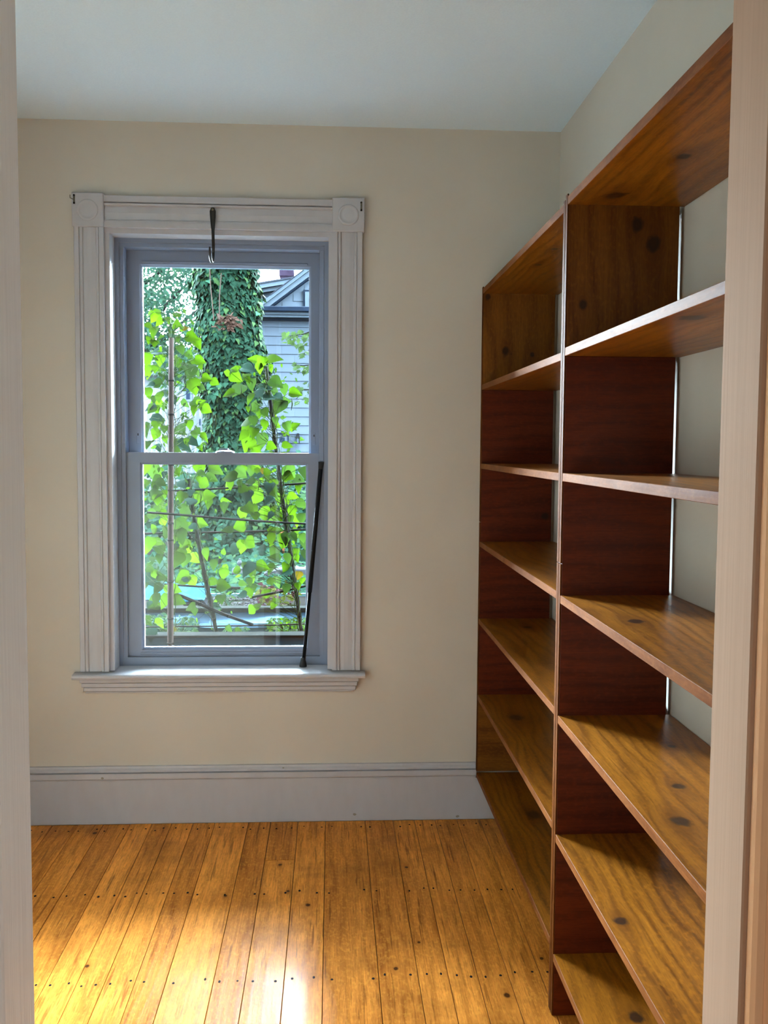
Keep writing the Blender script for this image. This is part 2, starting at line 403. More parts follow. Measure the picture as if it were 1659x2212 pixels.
# added fill lamp, unseen behind the camera, brightens the room's walls and ceiling
lx, ly = 0.10, -0.36
lamp = empty('added_fill_lamp', (lx, ly, 0), label='added fill lamp with a pale drum shade, unseen in the hall behind the doorway', cat='lamp')
b = MB(); b.lathe((lx, ly, 0), [(0.13, 0.0), (0.13, 0.015), (0.02, 0.03)], 'z', 24); b.build('fill_lamp_base', M['brass'], lamp)
b = MB(); b.lathe((lx, ly, 0), [(0.011, 0.028), (0.011, 0.90)], 'z', 12); b.build('pole', M['brass'], lamp)
b = MB(); b.lathe((lx, ly, 0), [(0.19, 0.86), (0.19, 0.87), (0.165, 1.15), (0.15, 1.16)], 'z', 28); b.build('fill_lamp_shade', M['fill_glow'], lamp, smooth=True)

# ------------------------------------------------------------------ window
win = empty('window_1', (-0.39, D, 0.55), label='double hung window with white casing and corner blocks', kind='structure')
CY = D - 0.022                                  # casing face
x_out0, x_in0, x_in1, x_out1 = -0.8936, -0.790, 0.003, 0.1085
zh0, zh1, zs = 2.113, 2.224, 0.5575
def cas(xa, xb):
    w_ = abs(xb - xa); s_ = 1 if xb > xa else -1
    pr = [(0, 0), (0, 0.017), (0.002, 0.020), (0.017, 0.020), (0.0185, 0.015), (0.0205, 0.015), (0.022, 0.0185), (0.028, 0.0175), (0.031, 0.0115), (0.045, 0.0135), (0.060, 0.0135), (0.074, 0.0115), (0.077, 0.0175), (0.083, 0.0185), (0.0845, 0.015), (0.0865, 0.015), (0.088, 0.020), (w_, 0.020), (w_, 0)]
    return [(xa + s_ * u, D - v) for u, v in pr]
b = MB(); b.prism(cas(x_out0 + 0.003, x_in0), 'z', zs, zh0); b.build('side_casing', M['trim'], win, label='fluted left casing')
b = MB(); b.prism(cas(x_out1 - 0.003, x_in1), 'z', zs, zh0); b.build('side_casing', M['trim'], win, label='fluted right casing')
hw = zh1 - zh0 - 0.004
pr = [(D, zh0), (D - 0.020, zh0), (D - 0.020, zh0 + 0.017), (D - 0.0165, zh0 + 0.0175), (D - 0.0165, zh0 + 0.024), (D - 0.009, zh0 + 0.026), (D - 0.012, zh0 + 0.05), (D - 0.009, zh0 + 0.072), (D - 0.0175, zh0 + 0.075), (D - 0.0185, zh0 + 0.081), (D - 0.010, zh0 + 0.0825), (D - 0.010, zh0 + 0.0845), (D - 0.020, zh0 + 0.086), (D - 0.020, zh0 + hw), (D, zh0 + hw)]
b = MB(); b.prism(pr, 'x', -0.7865, -0.001); b.build('head_casing', M['trim'], win)
for xa, xb, fl in ((-0.8945, -0.7870, 0.6), (-0.0005, 0.1115, 1.0)):
    b = MB(); b.box(xa, xb, D - 0.025, D, zh0 - 0.001, zh1 + 0.003)
    blk = b.build('corner_block', M['trim'], win, bevel=0.002)
    cx, cz = (xa + xb) / 2, (zh0 + zh1) / 2
    b = MB(); b.lathe((cx, D - 0.0245, cz), [(0.037, 0.0005), (0.036, -0.002 * fl), (0.032, -0.0042 * fl), (0.028, -0.003 * fl), (0.026, -0.0006), (0.018, -0.0016 * fl), (0.006, -0.0030 * fl)], 'y', 32)
    b.build('rosette', M['trim'], blk, smooth=True)
# stool and apron
pr = [(3.515, 0.557), (3.376, 0.5525), (3.370, 0.549), (3.368, 0.543), (3.370, 0.537), (3.376, 0.5345), (3.515, 0.5345)]
b = MB()
b.prism([(3.419, 0.5535), (3.376, 0.5525), (3.370, 0.549), (3.368, 0.543), (3.370, 0.537), (3.376, 0.5345), (3.419, 0.5345)], 'x', -0.913, 0.1215)
b.prism([(3.516, 0.557), (3.4185, 0.5535), (3.4185, 0.5352), (3.516, 0.5352)], 'x', -0.7995, 0.0125)
b.build('window_stool', M['trim'], win)
for k, (dz, dy, ins) in enumerate(((0.017, 0.030, 0.022), (0.017, 0.025, 0.027), (0.016, 0.020, 0.033), (0.008, 0.013, 0.038))):
    b = MB(); z1 = 0.5345 - sum((0.017, 0.017, 0.016, 0.008)[:k]); b.box(-0.913 + ins, 0.1215 - ins, D - dy, D, z1 - dz + 0.0018, z1 - 0.0002)
    if k == 0: apron = b.build('apron', M['trim'], win, bevel=0.0015)
    else: b.build('apron_step', M['trim'], apron, bevel=0.0015)
# jamb stops and vinyl frame
def frame_ring(name, mat, xi0, xi1, zi0, zi1, wdt, y0, y1, bottom=True, wb=None, parent=win):
    """a rectangular ring: outer edge at xi0-wdt .. xi1+wdt"""
    q = MB()
    q.box(xi0 - wdt, xi0, y0, y1, zi0, zi1 + wdt); q.box(xi1, xi1 + wdt, y0, y1, zi0, zi1 + wdt)
    q.box(xi0, xi1, y0, y1, zi1, zi1 + wdt)
    if bottom: q.box(xi0 - wdt, xi1 + wdt, y0, y1, zi0 - (wb or wdt), zi0)
    return q.build(name, mat, parent)
frame_ring('inner_stop', M['trim'], -0.7735, -0.0135, 0.557, 2.0965, 0.0263, 3.4205, 3.496, bottom=False)
frame_ring('outer_frame', M['vinyl'], -0.7585, -0.0285, 0.5585, 2.0815, 0.0410, 3.497, 3.599, bottom=True, wb=0.022)
frame_ring('inner_frame', M['vinyl'], -0.7440, -0.0430, 0.5585, 2.0670, 0.0143, 3.501, 3.596, bottom=False)
b = MB(); b.box(-0.7585, -0.0285, 3.5005, 3.598, 0.5586, 0.587); b.build('frame_sill', M['vinyl'], win)
def sash(name, x0, x1, z0, z1, gx0, gx1, gz0, gz1, y0, th):
    q = MB()
    q.box(x0, gx0 - 0.008, y0, y0 + th, z0, z1); st = q.build(name, M['vinyl'], win)
    q = MB(); q.box(gx1 + 0.008, x1, y0, y0 + th, z0, z1); q.build('stile', M['vinyl'], st)
    q = MB(); q.box(gx0 - 0.008, gx1 + 0.008, y0, y0 + th, gz1 + 0.008, z1); q.build('rail', M['vinyl'], st)
    q = MB(); q.box(gx0 - 0.008, gx1 + 0.008, y0, y0 + th, z0, gz0 - 0.008); q.build('rail', M['vinyl'], st)
    # sloped glazing bead
    for (a, bb_, c, d) in (((gx0 - 0.008, gz0 - 0.008), (gx0, gz0), (gx0, gz1), (gx0 - 0.008, gz1 + 0.008)),
                          ((gx1, gz0), (gx1 + 0.008, gz0 - 0.008), (gx1 + 0.008, gz1 + 0.008), (gx1, gz1)),
                          ((gx0 - 0.008, gz1 + 0.008), (gx0, gz1), (gx1, gz1), (gx1 + 0.008, gz1 + 0.008)),
                          ((gx0, gz0), (gx0 - 0.008, gz0 - 0.008), (gx1 + 0.008, gz0 - 0.008), (gx1, gz0))):
        q = MB(); dep = lambda p: y0 + 0.003 if (p[0] < gx0 - 0.004 or p[0] > gx1 + 0.004 or p[1] < gz0 - 0.004 or p[1] > gz1 + 0.004) else y0 + 0.011
        fr = [(p[0], dep(p), p[1]) for p in (a, bb_, c, d)]; bk = [(p[0], y0 + th - 0.002, p[1]) for p in (a, bb_, c, d)]
        q.poly(fr); q.poly(bk)
        for i in range(4): q.quad(fr[i], fr[(i + 1) % 4], bk[(i + 1) % 4], bk[i])
        q.build('glazing_bead', M['vinyl'], st)
    q = MB(); q.box(gx0 + 0.0002, gx1 - 0.0002, y0 + 0.013, y0 + 0.016, gz0 + 0.0002, gz1 - 0.0002); q.build('pane', M['glass'], st)
    return st
up_s = sash('upper_sash', -0.7438, -0.0432, 1.296, 2.0665, -0.6900, -0.0855, 1.330, 2.0100, 3.5560, 0.032)
lo_s = sash('lower_sash', -0.7438, -0.0432, 0.5872, 1.3372, -0.6880, -0.0950, 0.6190, 1.2930, 3.5150, 0.032)
b = MB(); b.box(-0.700, -0.105, 3.5105, 3.5150, 0.597, 0.6035); b.build('lift_lip', M['vinyl'], lo_s, bevel=0.0012)
b = MB(); b.box(-0.690, -0.090, 3.5515, 3.5560, 2.022, 2.0285); b.build('pull_lip', M['vinyl'], up_s, bevel=0.0012)
p = at(486, 972, 3.53)
b = MB(); b.lathe((p.x, 3.531, 1.3374), [(0.035, 0.0), (0.033, 0.005), (0.020, 0.009), (0.008, 0.011)], 'z', 20); b.box(p.x - 0.02, p.x + 0.012, 3.522, 3.536, 1.346, 1.353); b.build('sash_lock', M['vinyl'], lo_s)
for x in (-0.709, -0.066):
    b = MB(); b.box(x - 0.005, x + 0.005, 3.5545, 3.5560, 1.368, 1.412); tl = b.build('tilt_latch', M['vinyl'], up_s, bevel=0.0008)
    b = MB(); b.box(x - 0.002, x + 0.002, 3.5538, 3.5546, 1.398, 1.406); b.build('latch_button', M['iron'], tl)
# track covers either side of the upper sash
b = MB(); b.box(-0.0463, -0.0300, 3.4985, 3.530, 1.309, 2.066); b.build('track_cover', M['vinyl'], win, bevel=0.001)
b = MB(); b.box(-0.7560, -0.7422, 3.4985, 3.530, 1.965, 2.066); b.build('track_cover', M['vinyl'], win, bevel=0.001)

# curtain brackets
def bracket(cx, cz, label, twist):
    e = empty('curtain_bracket', (cx, D - 0.026, cz), label=label, cat='bracket', group='curtain brackets on the corner blocks')
    y = D - 0.0255
    q = MB(); q.box(cx - 0.003, cx + 0.003, y - 0.0015, y, cz - 0.016, cz + 0.016); q.build('bracket_plate', M['brass'], e)
    for dz in (0.013, -0.013):
        q = MB(); q.lathe((cx, y - 0.0015, cz + dz), [(0.0034, 0.0), (0.0034, -0.0014), (0.002, -0.0024)], 'y', 10); q.build('screw', M['nail'], e)
    q = MB(); q.tube([(cx, y - 0.001, cz - 0.002), (cx + twist * 0.3, y - 0.012, cz - 0.002), (cx + twist, y - 0.018, cz + 0.000), (cx + twist, y - 0.018, cz + 0.010)], 0.0014, 6); q.build('bracket_arm', M['brass'], e)
bracket(-0.8850, 2.203, 'tiny metal curtain bracket on left corner block', -0.009)
bracket(0.1000, 2.198, 'tiny metal curtain bracket on right corner block', 0.001)

# iron plant hook on the head casing
hk = empty('plant_hook', (-0.415, D - 0.02, 2.15), label='black iron plant hook screwed to the head casing', cat='hook')
hx, hy = -0.4135, D - 0.021
strap = [(0, 0.000, 2.184), (0, 0.002, 2.172), (0, 0.000, 2.150), (0, 0.000, 2.125), (0.001, 0.006, 2.105), (0.002, 0.012, 2.080), (0.003, 0.014, 2.050), (0.003, 0.018, 2.025)]
q = MB(); q.tube([(hx + a, hy - 0.004 - c, z) for a, c, z in strap], [0.0055, 0.0105, 0.0095, 0.0075, 0.0055, 0.0052, 0.005, 0.0048], 10, 0.42)
q.build('strap', M['iron'], hk, smooth=True)
arc = [(hx + 0.003, hy - 0.022 - 0.05 * (1 - math.cos(t)), 2.027 - 0.040 * math.sin(t)) for t in [math.pi * i / 14 for i in range(13)]]
arc += [(hx + 0.003, arc[-1][1] - 0.002, arc[-1][2] + 0.018)]
q = MB(); q.tube(arc, [0.0048] * (len(arc) - 2) + [0.0042, 0.003], 10, 0.6); q.build('hook_arm', M['iron'], hk, smooth=True)
q = MB(); q.lathe((hx, hy - 0.0105, 2.176), [(0.0042, 0.002), (0.0042, -0.001), (0.0025, -0.0022)], 'y', 12); q.build('screw', M['brass'], hk)

# black tension rod leaning in the right track
p0 = Vector((-0.1030, 3.470, 0.5563)); p1 = Vector((-0.0385, 3.4905, 1.3065))
rod = empty('tension_rod', p0, label='black telescoping rod wedged upright in the window frame', cat='rod')
dv = (p1 - p0)
q = MB(); q.tube([p0 + dv * 0.03, p0 + dv * 0.37], 0.0065, 16); q.build('inner_tube', M['rod'], rod, smooth=True)
q = MB(); q.tube([p0 + dv * 0.365, p0 + dv * 0.985], 0.0082, 16); q.build('outer_tube', M['rod'], rod, smooth=True)
q = MB(); q.lathe(p0, [(0.0135, 0.0), (0.0135, 0.003), (0.0115, 0.014), (0.0085, 0.026), (0.0075, 0.034)], 'z', 16); q.build('rubber_foot', M['rubber'], rod, smooth=True)
q = MB(); q.tube([p0 + dv * 0.965, p0 + dv * 1.0], [0.0082, 0.0105], 16); q.build('rubber_tip', M['rubber'], rod, smooth=True)

# ------------------------------------------------------------------ bookcases
XF = 0.5328; T = 0.019; XK = 0.7915
zA = [1.9249, 1.5864, 1.3059, 1.0253, 0.7455, 0.4651, 0.1753]
zB = [1.9340, 1.5936, 1.3062, 1.0212, 0.7361, 0.4494, 0.1555]
def kz(x, y, z, r): return (onz(x, y, z), r)
def ky(x, y, Y, r): return (at(x, y, Y), r)
def bookcase(name, label, y0, y1, zs_, far_floor, kn, group):
    e = empty(name, ((XF + XK) / 2, (y0 + y1) / 2, 0), label=label, cat='bookcase', group=group)
    for i, z in enumerate(zs_):
        nm = 'top_board' if i == 0 else 'shelf'
        board(nm, XF, XB - 0.002, y0 + T, y1 - T, z - T, z, 'along_y', [M['shelf'], M['edge']], e, kn.get(('s', i), ()), edge=True, bevel=0.0008)
    for side, (ya, yb) in (('far', (y1 - T, y1)), ('near', (y0, y0 + T))):
        for i in range(len(zs_)):
            ztop = zs_[0] + 0.004 if i == 0 else zs_[i] - T
            if i == len(zs_) - 1:
                zbot = 0.001
                if side == 'far' and not far_floor: continue
            else: zbot = zs_[i + 1] - T
            if i == len(zs_) - 2 and side == 'far' and not far_floor: zbot = zs_[-1] + 0.004
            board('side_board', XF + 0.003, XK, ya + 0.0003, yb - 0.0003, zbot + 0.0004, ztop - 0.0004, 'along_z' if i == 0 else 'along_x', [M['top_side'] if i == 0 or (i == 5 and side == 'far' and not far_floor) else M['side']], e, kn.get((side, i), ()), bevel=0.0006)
        zj = 1.095
        z0 = 0.001 if (far_floor or side == 'near') else zs_[-1] + 0.004
        for (za, zb) in ((z0, zj - 0.001), (zj + 0.001, zs_[0] + 0.006)):
            board('edge_strip', XF - 0.0005, XF + 0.0028, ya + 0.001, yb - 0.001, za, zb, 'along_z', [M['strip']], e, bevel=0.0008)
    return e
knA = {('s', 0): [kz(1163, 572, zA[0] - T, 0.012), kz(1198, 538, zA[0] - T, 0.012)],
       ('far', 0): [ky(1092, 757, 3.40, 0.013), ky(1150, 766, 3.40, 0.007), ky(1054, 641, 3.40, 0.010)],
       ('far', 2): [ky(1177, 1115, 3.40, 0.012)],
       ('s', 4): [kz(1140, 1355, zA[4], 0.015)], ('s', 5): [kz(1116, 1550, zA[5], 0.026)], ('s', 6): [kz(1152, 1760, zA[6], 0.024)]}
knB = {('s', 0): [kz(1327, 423, zB[0] - T, 0.022), kz(1477, 338, zB[0] - T, 0.015)],
       ('far', 0): [ky(1412, 526, 2.182, 0.016), ky(1260, 658, 2.182, 0.010), ky(1378, 486, 2.182, 0.014)],
       ('s', 1): [kz(1495, 686, zB[1] - T, 0.022)],
       ('s', 3): [kz(1373, 1342, zB[3], 0.018)],
       ('s', 4): [kz(1467, 1698, zB[4], 0.012), kz(1470, 1774, zB[4], 0.017), kz(1450, 1612, zB[4], 0.008)],
       ('s', 5): [kz(1340, 1990, zB[5], 0.013)], ('s', 6): [kz(1373, 2198, zB[6], 0.017)]}
bookcase('bookcase', 'tall open pine bookcase in the corner beside the window', 2.204, 3.4195, zA, False, knA, 'pine bookcases along the right wall')
bookcase('bookcase', 'tall open pine bookcase nearest the doorway', 1.0455, 2.2025, zB, True, knB, 'pine bookcases along the right wall')

# ================================================================== the garden outside
M['bean_b'] = leaf_mat('backlit_bean_leaf', (0.00203, 0.00456, 0.000474), (0.00844, 0.0196, 0.000568), 0.66, 0.5, 0.002)  # brighter copy of the bean leaf, backlit glow put into its colour
M['bean_m'] = leaf_mat('bean_leaf', (0.00239, 0.00535, 0.00139), (0.00597, 0.0137, 0.00167), 0.5, 0.5, 0.002)
M['bean_g'] = leaf_mat('sky_sheen_bean_leaf', (0.00243, 0.00693, 0.0049), (0.00209, 0.00643, 0.00258), 0.3, 0.5, 0.002)  # blue-green copy, sky sheen on upturned leaves painted into the colour
M['bean_y'] = leaf_mat('yellowed_bean_leaf', (0.0074, 0.00555, 0.000444), (0.0148, 0.0102, 0.000592), 0.5, 0.5, 0.002)
M['stem'] = plain('green_stem', (0.00445, 0.00698, 0.00167), 0.6, 0.2, spec=0.003)
M['ivy'] = leaf_mat('ivy_leaf', (0.00192, 0.00633, 0.00382), (0.00192, 0.00578, 0.00276), 0.2, 0.45, 0.002, 0.5)
M['ivy2'] = leaf_mat('pale_ivy_leaf', (0.00538, 0.0122, 0.00432), (0.00384, 0.00859, 0.00238), 0.25, 0.45, 0.002, 0.4)
M['ground_ivy'] = leaf_mat('ground_ivy_leaf', (0.000975, 0.0038, 0.00234), (0.000975, 0.00347, 0.00168), 0.2, 0.45, 0.002, 0.5)
M['ground_ivy2'] = leaf_mat('pale_ground_ivy_leaf', (0.00255, 0.00644, 0.00259), (0.00182, 0.00454, 0.00143), 0.25, 0.45, 0.002, 0.4)
M['tree'] = leaf_mat('tree_leaf', (0.00312, 0.0084, 0.00638), (0.0078, 0.018, 0.00935), 0.5, 0.5, 0.002, 0.5)
M['maple'] = leaf_mat('maple_leaf', (0.0037, 0.00692, 0.00266), (0.00555, 0.0102, 0.00222), 0.5, 0.5, 0.002, 0.3)
M['herb'] = leaf_mat('herb_leaf', (0.00238, 0.00577, 0.00193), (0.0034, 0.0077, 0.00172), 0.4, 0.5, 0.002, 0.4)
M['hosta'] = leaf_mat('pale_blue_green_leaf', (0.00267, 0.00665, 0.0045), (0.00243, 0.00612, 0.00243), 0.35, 0.5, 0.002, 0.3)
M['coleus'] = leaf_mat('maroon_leaf', (0.00374, 0.00115, 0.00172), (0.00426, 0.00115, 0.00129), 0.3, 0.5, 0.002, 0.4)
M['lime'] = leaf_mat('lime_leaf', (0.00579, 0.00693, 0.00129), (0.00681, 0.00866, 0.00107), 0.4, 0.5, 0.002, 0.3)
M['deadleaf'] = leaf_mat('dead_leaf', (0.00653, 0.00293, 0.00181), (0.00435, 0.00182, 0.00112), 0.3, 0.7, 0.03, 0.4)
GS = dict(spec=0.003)
M['bark'] = plain('dark_bark', (0.00136, 0.00135, 0.00129), 0.9, 0.4, 14, 0.6, bdist=0.02, **GS)
M['bamboo'] = plain('weathered_bamboo', (0.0106, 0.00739, 0.00642), 0.55, 0.35, 6, 0.2, (8, 8, 1.5), **GS)
M['stick'] = plain('grey_stick', (0.00313, 0.00289, 0.00277), 0.7, 0.3, 30, 0.3, **GS)
M['node'] = plain('bamboo_node', (0.0017, 0.00154, 0.00172), 0.7, 0.2, **GS)
M['plank'] = plain('weathered_plank', (0.00937, 0.0182, 0.0199), 0.8, 0.4, 5, 0.4, (0.6, 6, 12), **GS)
M['rail'] = plain('pale_plank', (0.00139, 0.00181, 0.00164), 0.75, 0.25, 7, 0.3, (0.6, 8, 8), **GS)
M['tarp'] = plain('grey_tarp', (0.025, 0.048, 0.0688), 0.5, 0.2, 4, 0.5, bdist=0.02, **GS)
M['bluetarp'] = plain('turquoise_tarp', (0.000851, 0.00654, 0.00987), 0.5, 0.2, 5, **GS)
M['soil'] = plain('brown_soil', (0.00102, 0.000962, 0.000858), 0.95, 0.4, 12, 0.5, **GS)
M['stone'] = plain('pale_stone', (0.00703, 0.00779, 0.00888), 0.8, 0.15, 25, 0.3, **GS)
M['rock'] = plain('grey_rock', (0.00238, 0.00269, 0.00343), 0.85, 0.3, 9, 0.6, bdist=0.02, **GS)
M['pebble'] = plain('pebble', (0.00511, 0.00519, 0.00558), 0.8, 0.5, 14, **GS)
M['orange'] = plain('orange_paint', (0.0153, 0.00577, 0.00258), 0.5, 0.2, **GS)
M['siding'] = plain('pale_grey_siding', (0.00844, 0.011, 0.0142), 0.7, 0.06, 2.5, 0.1, **GS)
M['sidegap'] = plain('siding_shadow_gap', (0.00853, 0.0116, 0.0171), 0.9, **GS)
M['whitehouse'] = plain('white_house_paint', (0.0139, 0.0154, 0.0176), 0.6, 0.05, 3, **GS)
M['darktrim'] = plain('slate_blue_trim', (0.000931, 0.00163, 0.00303), 0.5, 0.2, **GS)
M['lighttrim'] = plain('pale_blue_trim', (0.00832, 0.0111, 0.0141), 0.5, 0.05, **GS)
M['roof'] = plain('grey_roof', (0.00311, 0.00361, 0.005), 0.85, 0.2, 20, 0.3, **GS)
M['brick'] = plain('dark_red_brick', (0.00259, 0.00183, 0.00333), 0.85, 0.4, 30, 0.3, **GS)
M['darkglass'] = plain('dark_window_glass', (0.00102, 0.00192, 0.00386), 0.1, 0.1, **GS)
M['lantern'] = plain('black_lantern_paint', (0.0009, 0.0010, 0.0012), 0.6, 0.2, **GS)
M['clap'] = plain('own_house_siding', (0.00851, 0.00962, 0.0107), 0.7, **GS)

def gz(Y):
    for (a, za), (c, zc) in zip(((-50, -0.05), (6.6, -0.05), (7.5, 0.03), (8.7, 0.12), (10, 0.30), (13, 0.45)), ((6.6, -0.05), (7.5, 0.03), (8.7, 0.12), (10, 0.30), (13, 0.45), (90, 0.45))):
        if Y <= c: return za + (zc - za) * (Y - a) / (c - a)
    return 0.45
slab_with_hole('wall_exterior', -7, 7, 3.60, 3.66, -0.3, 7.0, -0.800, 0.013, 0.535, 2.123, M['clap'], label='outer wall of this house', **S)
b = MB(); ys = [3.6, 5, 6.6, 7.0, 7.5, 8.1, 8.7, 9.4, 10, 11.5, 13, 20, 60]; xs = [-40, -12, -6, -3, -1.5, -0.5, 0.5, 2, 6, 12, 40]
for i in range(len(xs) - 1):
    for j in range(len(ys) - 1):
        b.quad((xs[i], ys[j], gz(ys[j])), (xs[i + 1], ys[j], gz(ys[j])), (xs[i + 1], ys[j + 1], gz(ys[j + 1])), (xs[i], ys[j + 1], gz(ys[j + 1])))
b.build('ground', M['soil'], label='dark soil of the garden', kind='structure')

# ---- leaf shapes
def bean_leaf_mesh(name, mat, fold, droop, asym, wid):
    xs_ = [0.0, 0.06, 0.2, 0.36, 0.55, 0.74, 0.9, 1.0]; hw_ = [0.05, 0.27, 0.43, 0.45, 0.35, 0.21, 0.08, 0.0]
    q = MB(); rows = []
    for x, h in zip(xs_, hw_):
        h *= wid; back = -0.08 if x < 0.1 and x > 0 else 0
        z0 = -droop * x * x
        rows.append([(x, 0, z0), (x + back * 0.5, h * (0.55 + asym * .05), z0 + fold * h * 0.5), (x + back, h * (1 + asym * .12), z0 + fold * h * 0.7 - 0.10 * h),
                     (x + back * 0.5, -h * 0.55, z0 + fold * h * 0.5), (x + back, -h * (1 - asym * .12), z0 + fold * h * 0.7 - 0.10 * h)])
    for a, c in zip(rows, rows[1:]):
        for i, j in ((0, 1), (1, 2)): q.quad(a[i], c[i], c[j], a[j])
        for i, j in ((0, 3), (3, 4)): q.quad(a[i], a[j], c[j], c[i])
    me = bpy.data.meshes.new(name)
    me.from_pydata(q.v, [], q.f); me.materials.append(mat)
    bm = bmesh.new(); bm.from_mesh(me); bmesh.ops.remove_doubles(bm, verts=bm.verts, dist=1e-5); bm.to_mesh(me); bm.free()
    me.polygons.foreach_set('use_smooth', [True] * len(me.polygons)); return me
SHAPES = [(0.25, 0.12, 0.2, 1.0), (0.5, 0.25, -0.3, 1.12), (0.1, 0.35, 0.4, 0.84), (0.7, 0.15, -0.1, 0.95), (0.9, 0.3, 0.3, 1.0)]
LEAF = {k: [bean_leaf_mesh('leaf', M['bean_' + k], *sh) for sh in SHAPES] for k in 'bmgy'}
IVY = [(0, 0), (-0.12, 0.24), (0.10, 0.44), (0.34, 0.42), (0.48, 0.27), (0.78, 0.16), (1, 0), (0.78, -0.16), (0.48, -0.27), (0.34, -0.42), (0.10, -0.44), (-0.12, -0.24)]
MAPLE = [(0, 0), (-0.05, .3), (.2, .26), (.28, .55), (.42, .30), (.62, .34), (.6, .16), (1, 0), (.6, -.16), (.62, -.34), (.42, -.30), (.28, -.55), (.2, -.26), (-.05, -.3)]
OVAL = [(0, 0), (.25, .22), (.6, .2), (1, 0), (.6, -.2), (.25, -.22)]
def frame_of(n, d):
    n = n.normalized(); d = (d - n * d.dot(n))
    d = d.normalized() if d.length > 1e-4 else Vector((0, 0, -1)); return d, n.cross(d).normalized(), n
def add_leaf(q, shape, p, n, d, size, mi=0, fold=0.12):
    d, s_, n = frame_of(n, d)
    q.poly([p + d * (u * size) + s_ * (v * size) + n * (fold * abs(v) * size - 0.12 * u * u * size) for u, v in shape], mi)
def flat_mesh(shape, mat, name):
    q = MB(); q.poly([(u, v, 0.12 * abs(v) - 0.12 * u * u) for u, v in shape])
    me = bpy.data.meshes.new(name); me.from_pydata(q.v, [], q.f); me.materials.append(mat); return me
def rnd(s=1.0): return Vector((R.gauss(0, s), R.gauss(0, s), R.gauss(0, s)))
def leaf_obj(me, p, n, d, size, parent):
    d, s_, n = frame_of(n, d)
    o = bpy.data.objects.new('leaf', me)
    mt = (Matrix((d, s_, n)).transposed() * size).to_4x4(); mt.translation = p; o.matrix_basis = mt
    return link(o, parent)

# ---- raised bed under the window
bed = empty('raised_bed', (-0.6, 4.7, 0), label='weathered wooden raised bed closest to the window', cat='raised bed', group='raised beds')
for z0, z1 in ((-0.05, 0.145), (0.15, 0.31), (0.315, 0.478)):
    b = MB(); b.box(-2.4, 1.3, 4.40, 4.44, z0, z1); b.build('board', M['plank'], bed, bevel=0.003)
b = MB(); b.box(-2.4, 1.3, 4.385, 4.475, 0.479, 0.490); b.build('cap_rail', M['rail'], bed, bevel=0.002)
for xx in (-2.4, 1.26):
    b = MB(); b.box(xx, xx + 0.04, 4.442, 5.40, -0.05, 0.478); b.build('end_board', M['plank'], bed)
b = MB(); b.box(-2.36, 1.26, 5.36, 5.40, -0.05, 0.30); b.build('back_board', M['plank'], bed)
b = MB(); b.box(-2.355, 1.255, 4.445, 5.355, -0.04, 0.24); b.build('bed_soil', M['soil'], bed)

# ---- bamboo poles and sticks
def pole(name, label, a, c, r0, r1, nodes, mat, cat='pole', group='bean poles', wob=0.0):
    e = empty(name, a, label=label, cat=cat, group=group)
    n = 9; pts = []
    for i in range(n):
        t = i / (n - 1); pts.append(a.lerp(c, t) + Vector((math.sin(t * 7) * wob, 0, math.cos(t * 5) * wob)))
    q = MB(); q.tube(pts, [r0 + (r1 - r0) * i / (n - 1) for i in range(n)], 10); q.build('cane', mat, e, smooth=True)
    for t in nodes:
        p = a.lerp(c, t) + Vector((math.sin(t * 7) * wob, 0, math.cos(t * 5) * wob)); d_ = (c - a).normalized(); r = (r0 + (r1 - r0) * t) * 1.15
        q = MB(); q.tube([p - d_ * 0.004, p, p + d_ * 0.004], [r * 0.93, r, r * 0.93], 10); q.build('node', M['node'], e, smooth=True)
    return e
p_bot = at(368, 1402, 4.362); p_top = at(370, 730, 4.362); p_gr = p_bot + (p_bot - p_top) * ((p_bot.z + 0.05) / (p_top.z - p_bot.z))
pole('bamboo_pole', 'thick upright bamboo pole close to the window, left side', p_gr, p_top, 0.0150, 0.0115, [0.27, 0.33, 0.42, 0.52, 0.56, 0.64, 0.70, 0.82, 0.9], M['bamboo'])
def soilpole(x0, y0, x1, y1, Y): 
    a, c = at(x0, y0, Y), at(x1, y1, Y); d_ = c - a; return a - d_ * ((a.z - 0.235) / d_.z), c
a_, c_ = soilpole(467, 1372, 405, 1035, 4.62); pole('bamboo_pole', 'leaning brown pole wrapped in vines, in the middle of the trellis', a_, c_, 0.0100, 0.0095, [0.3, 0.5, 0.7], M['stick'], wob=0.003)
a_, c_ = soilpole(650, 1368, 574, 792, 4.62); pole('bamboo_pole', 'leaning brown pole at the right of the trellis', a_, c_, 0.0095, 0.0085, [0.2, 0.4, 0.6, 0.8], M['stick'], wob=0.003)
for nm, (x0, y0), (x1, y1), Y, r in (
        ('topmost thin cane tied across the trellis', (300, 1065), (690, 1042), 4.64, 0.0050),
        ('thin cane in front of the thick pole, sloping right', (318, 1108), (700, 1134), 4.335, 0.0052),
        ('dark cane across the trellis just below the sloping cane', (290, 1154), (690, 1143), 4.66, 0.0055),
        ('cane across the left half of the trellis', (290, 1259), (518, 1270), 4.64, 0.0052),
        ('short cane rising to the right above the garden flowers', (540, 1292), (680, 1261), 4.64, 0.0060),
        ('thick dark stick slanting down across the lower trellis', (372, 1281), (546, 1350), 4.60, 0.0085),
        ('low thin cane above the raised bed rail', (290, 1356), (690, 1347), 4.66, 0.0038),
        ('lowest thin cane lying along the raised bed rail', (290, 1375), (690, 1363), 4.58, 0.0038)):
    pole('cane', nm, at(x0, y0, Y), at(x1, y1, Y), r, r * 0.9, [0.35, 0.7], M['stick'], cat='cane', group='canes tied across the trellis', wob=0.0025)

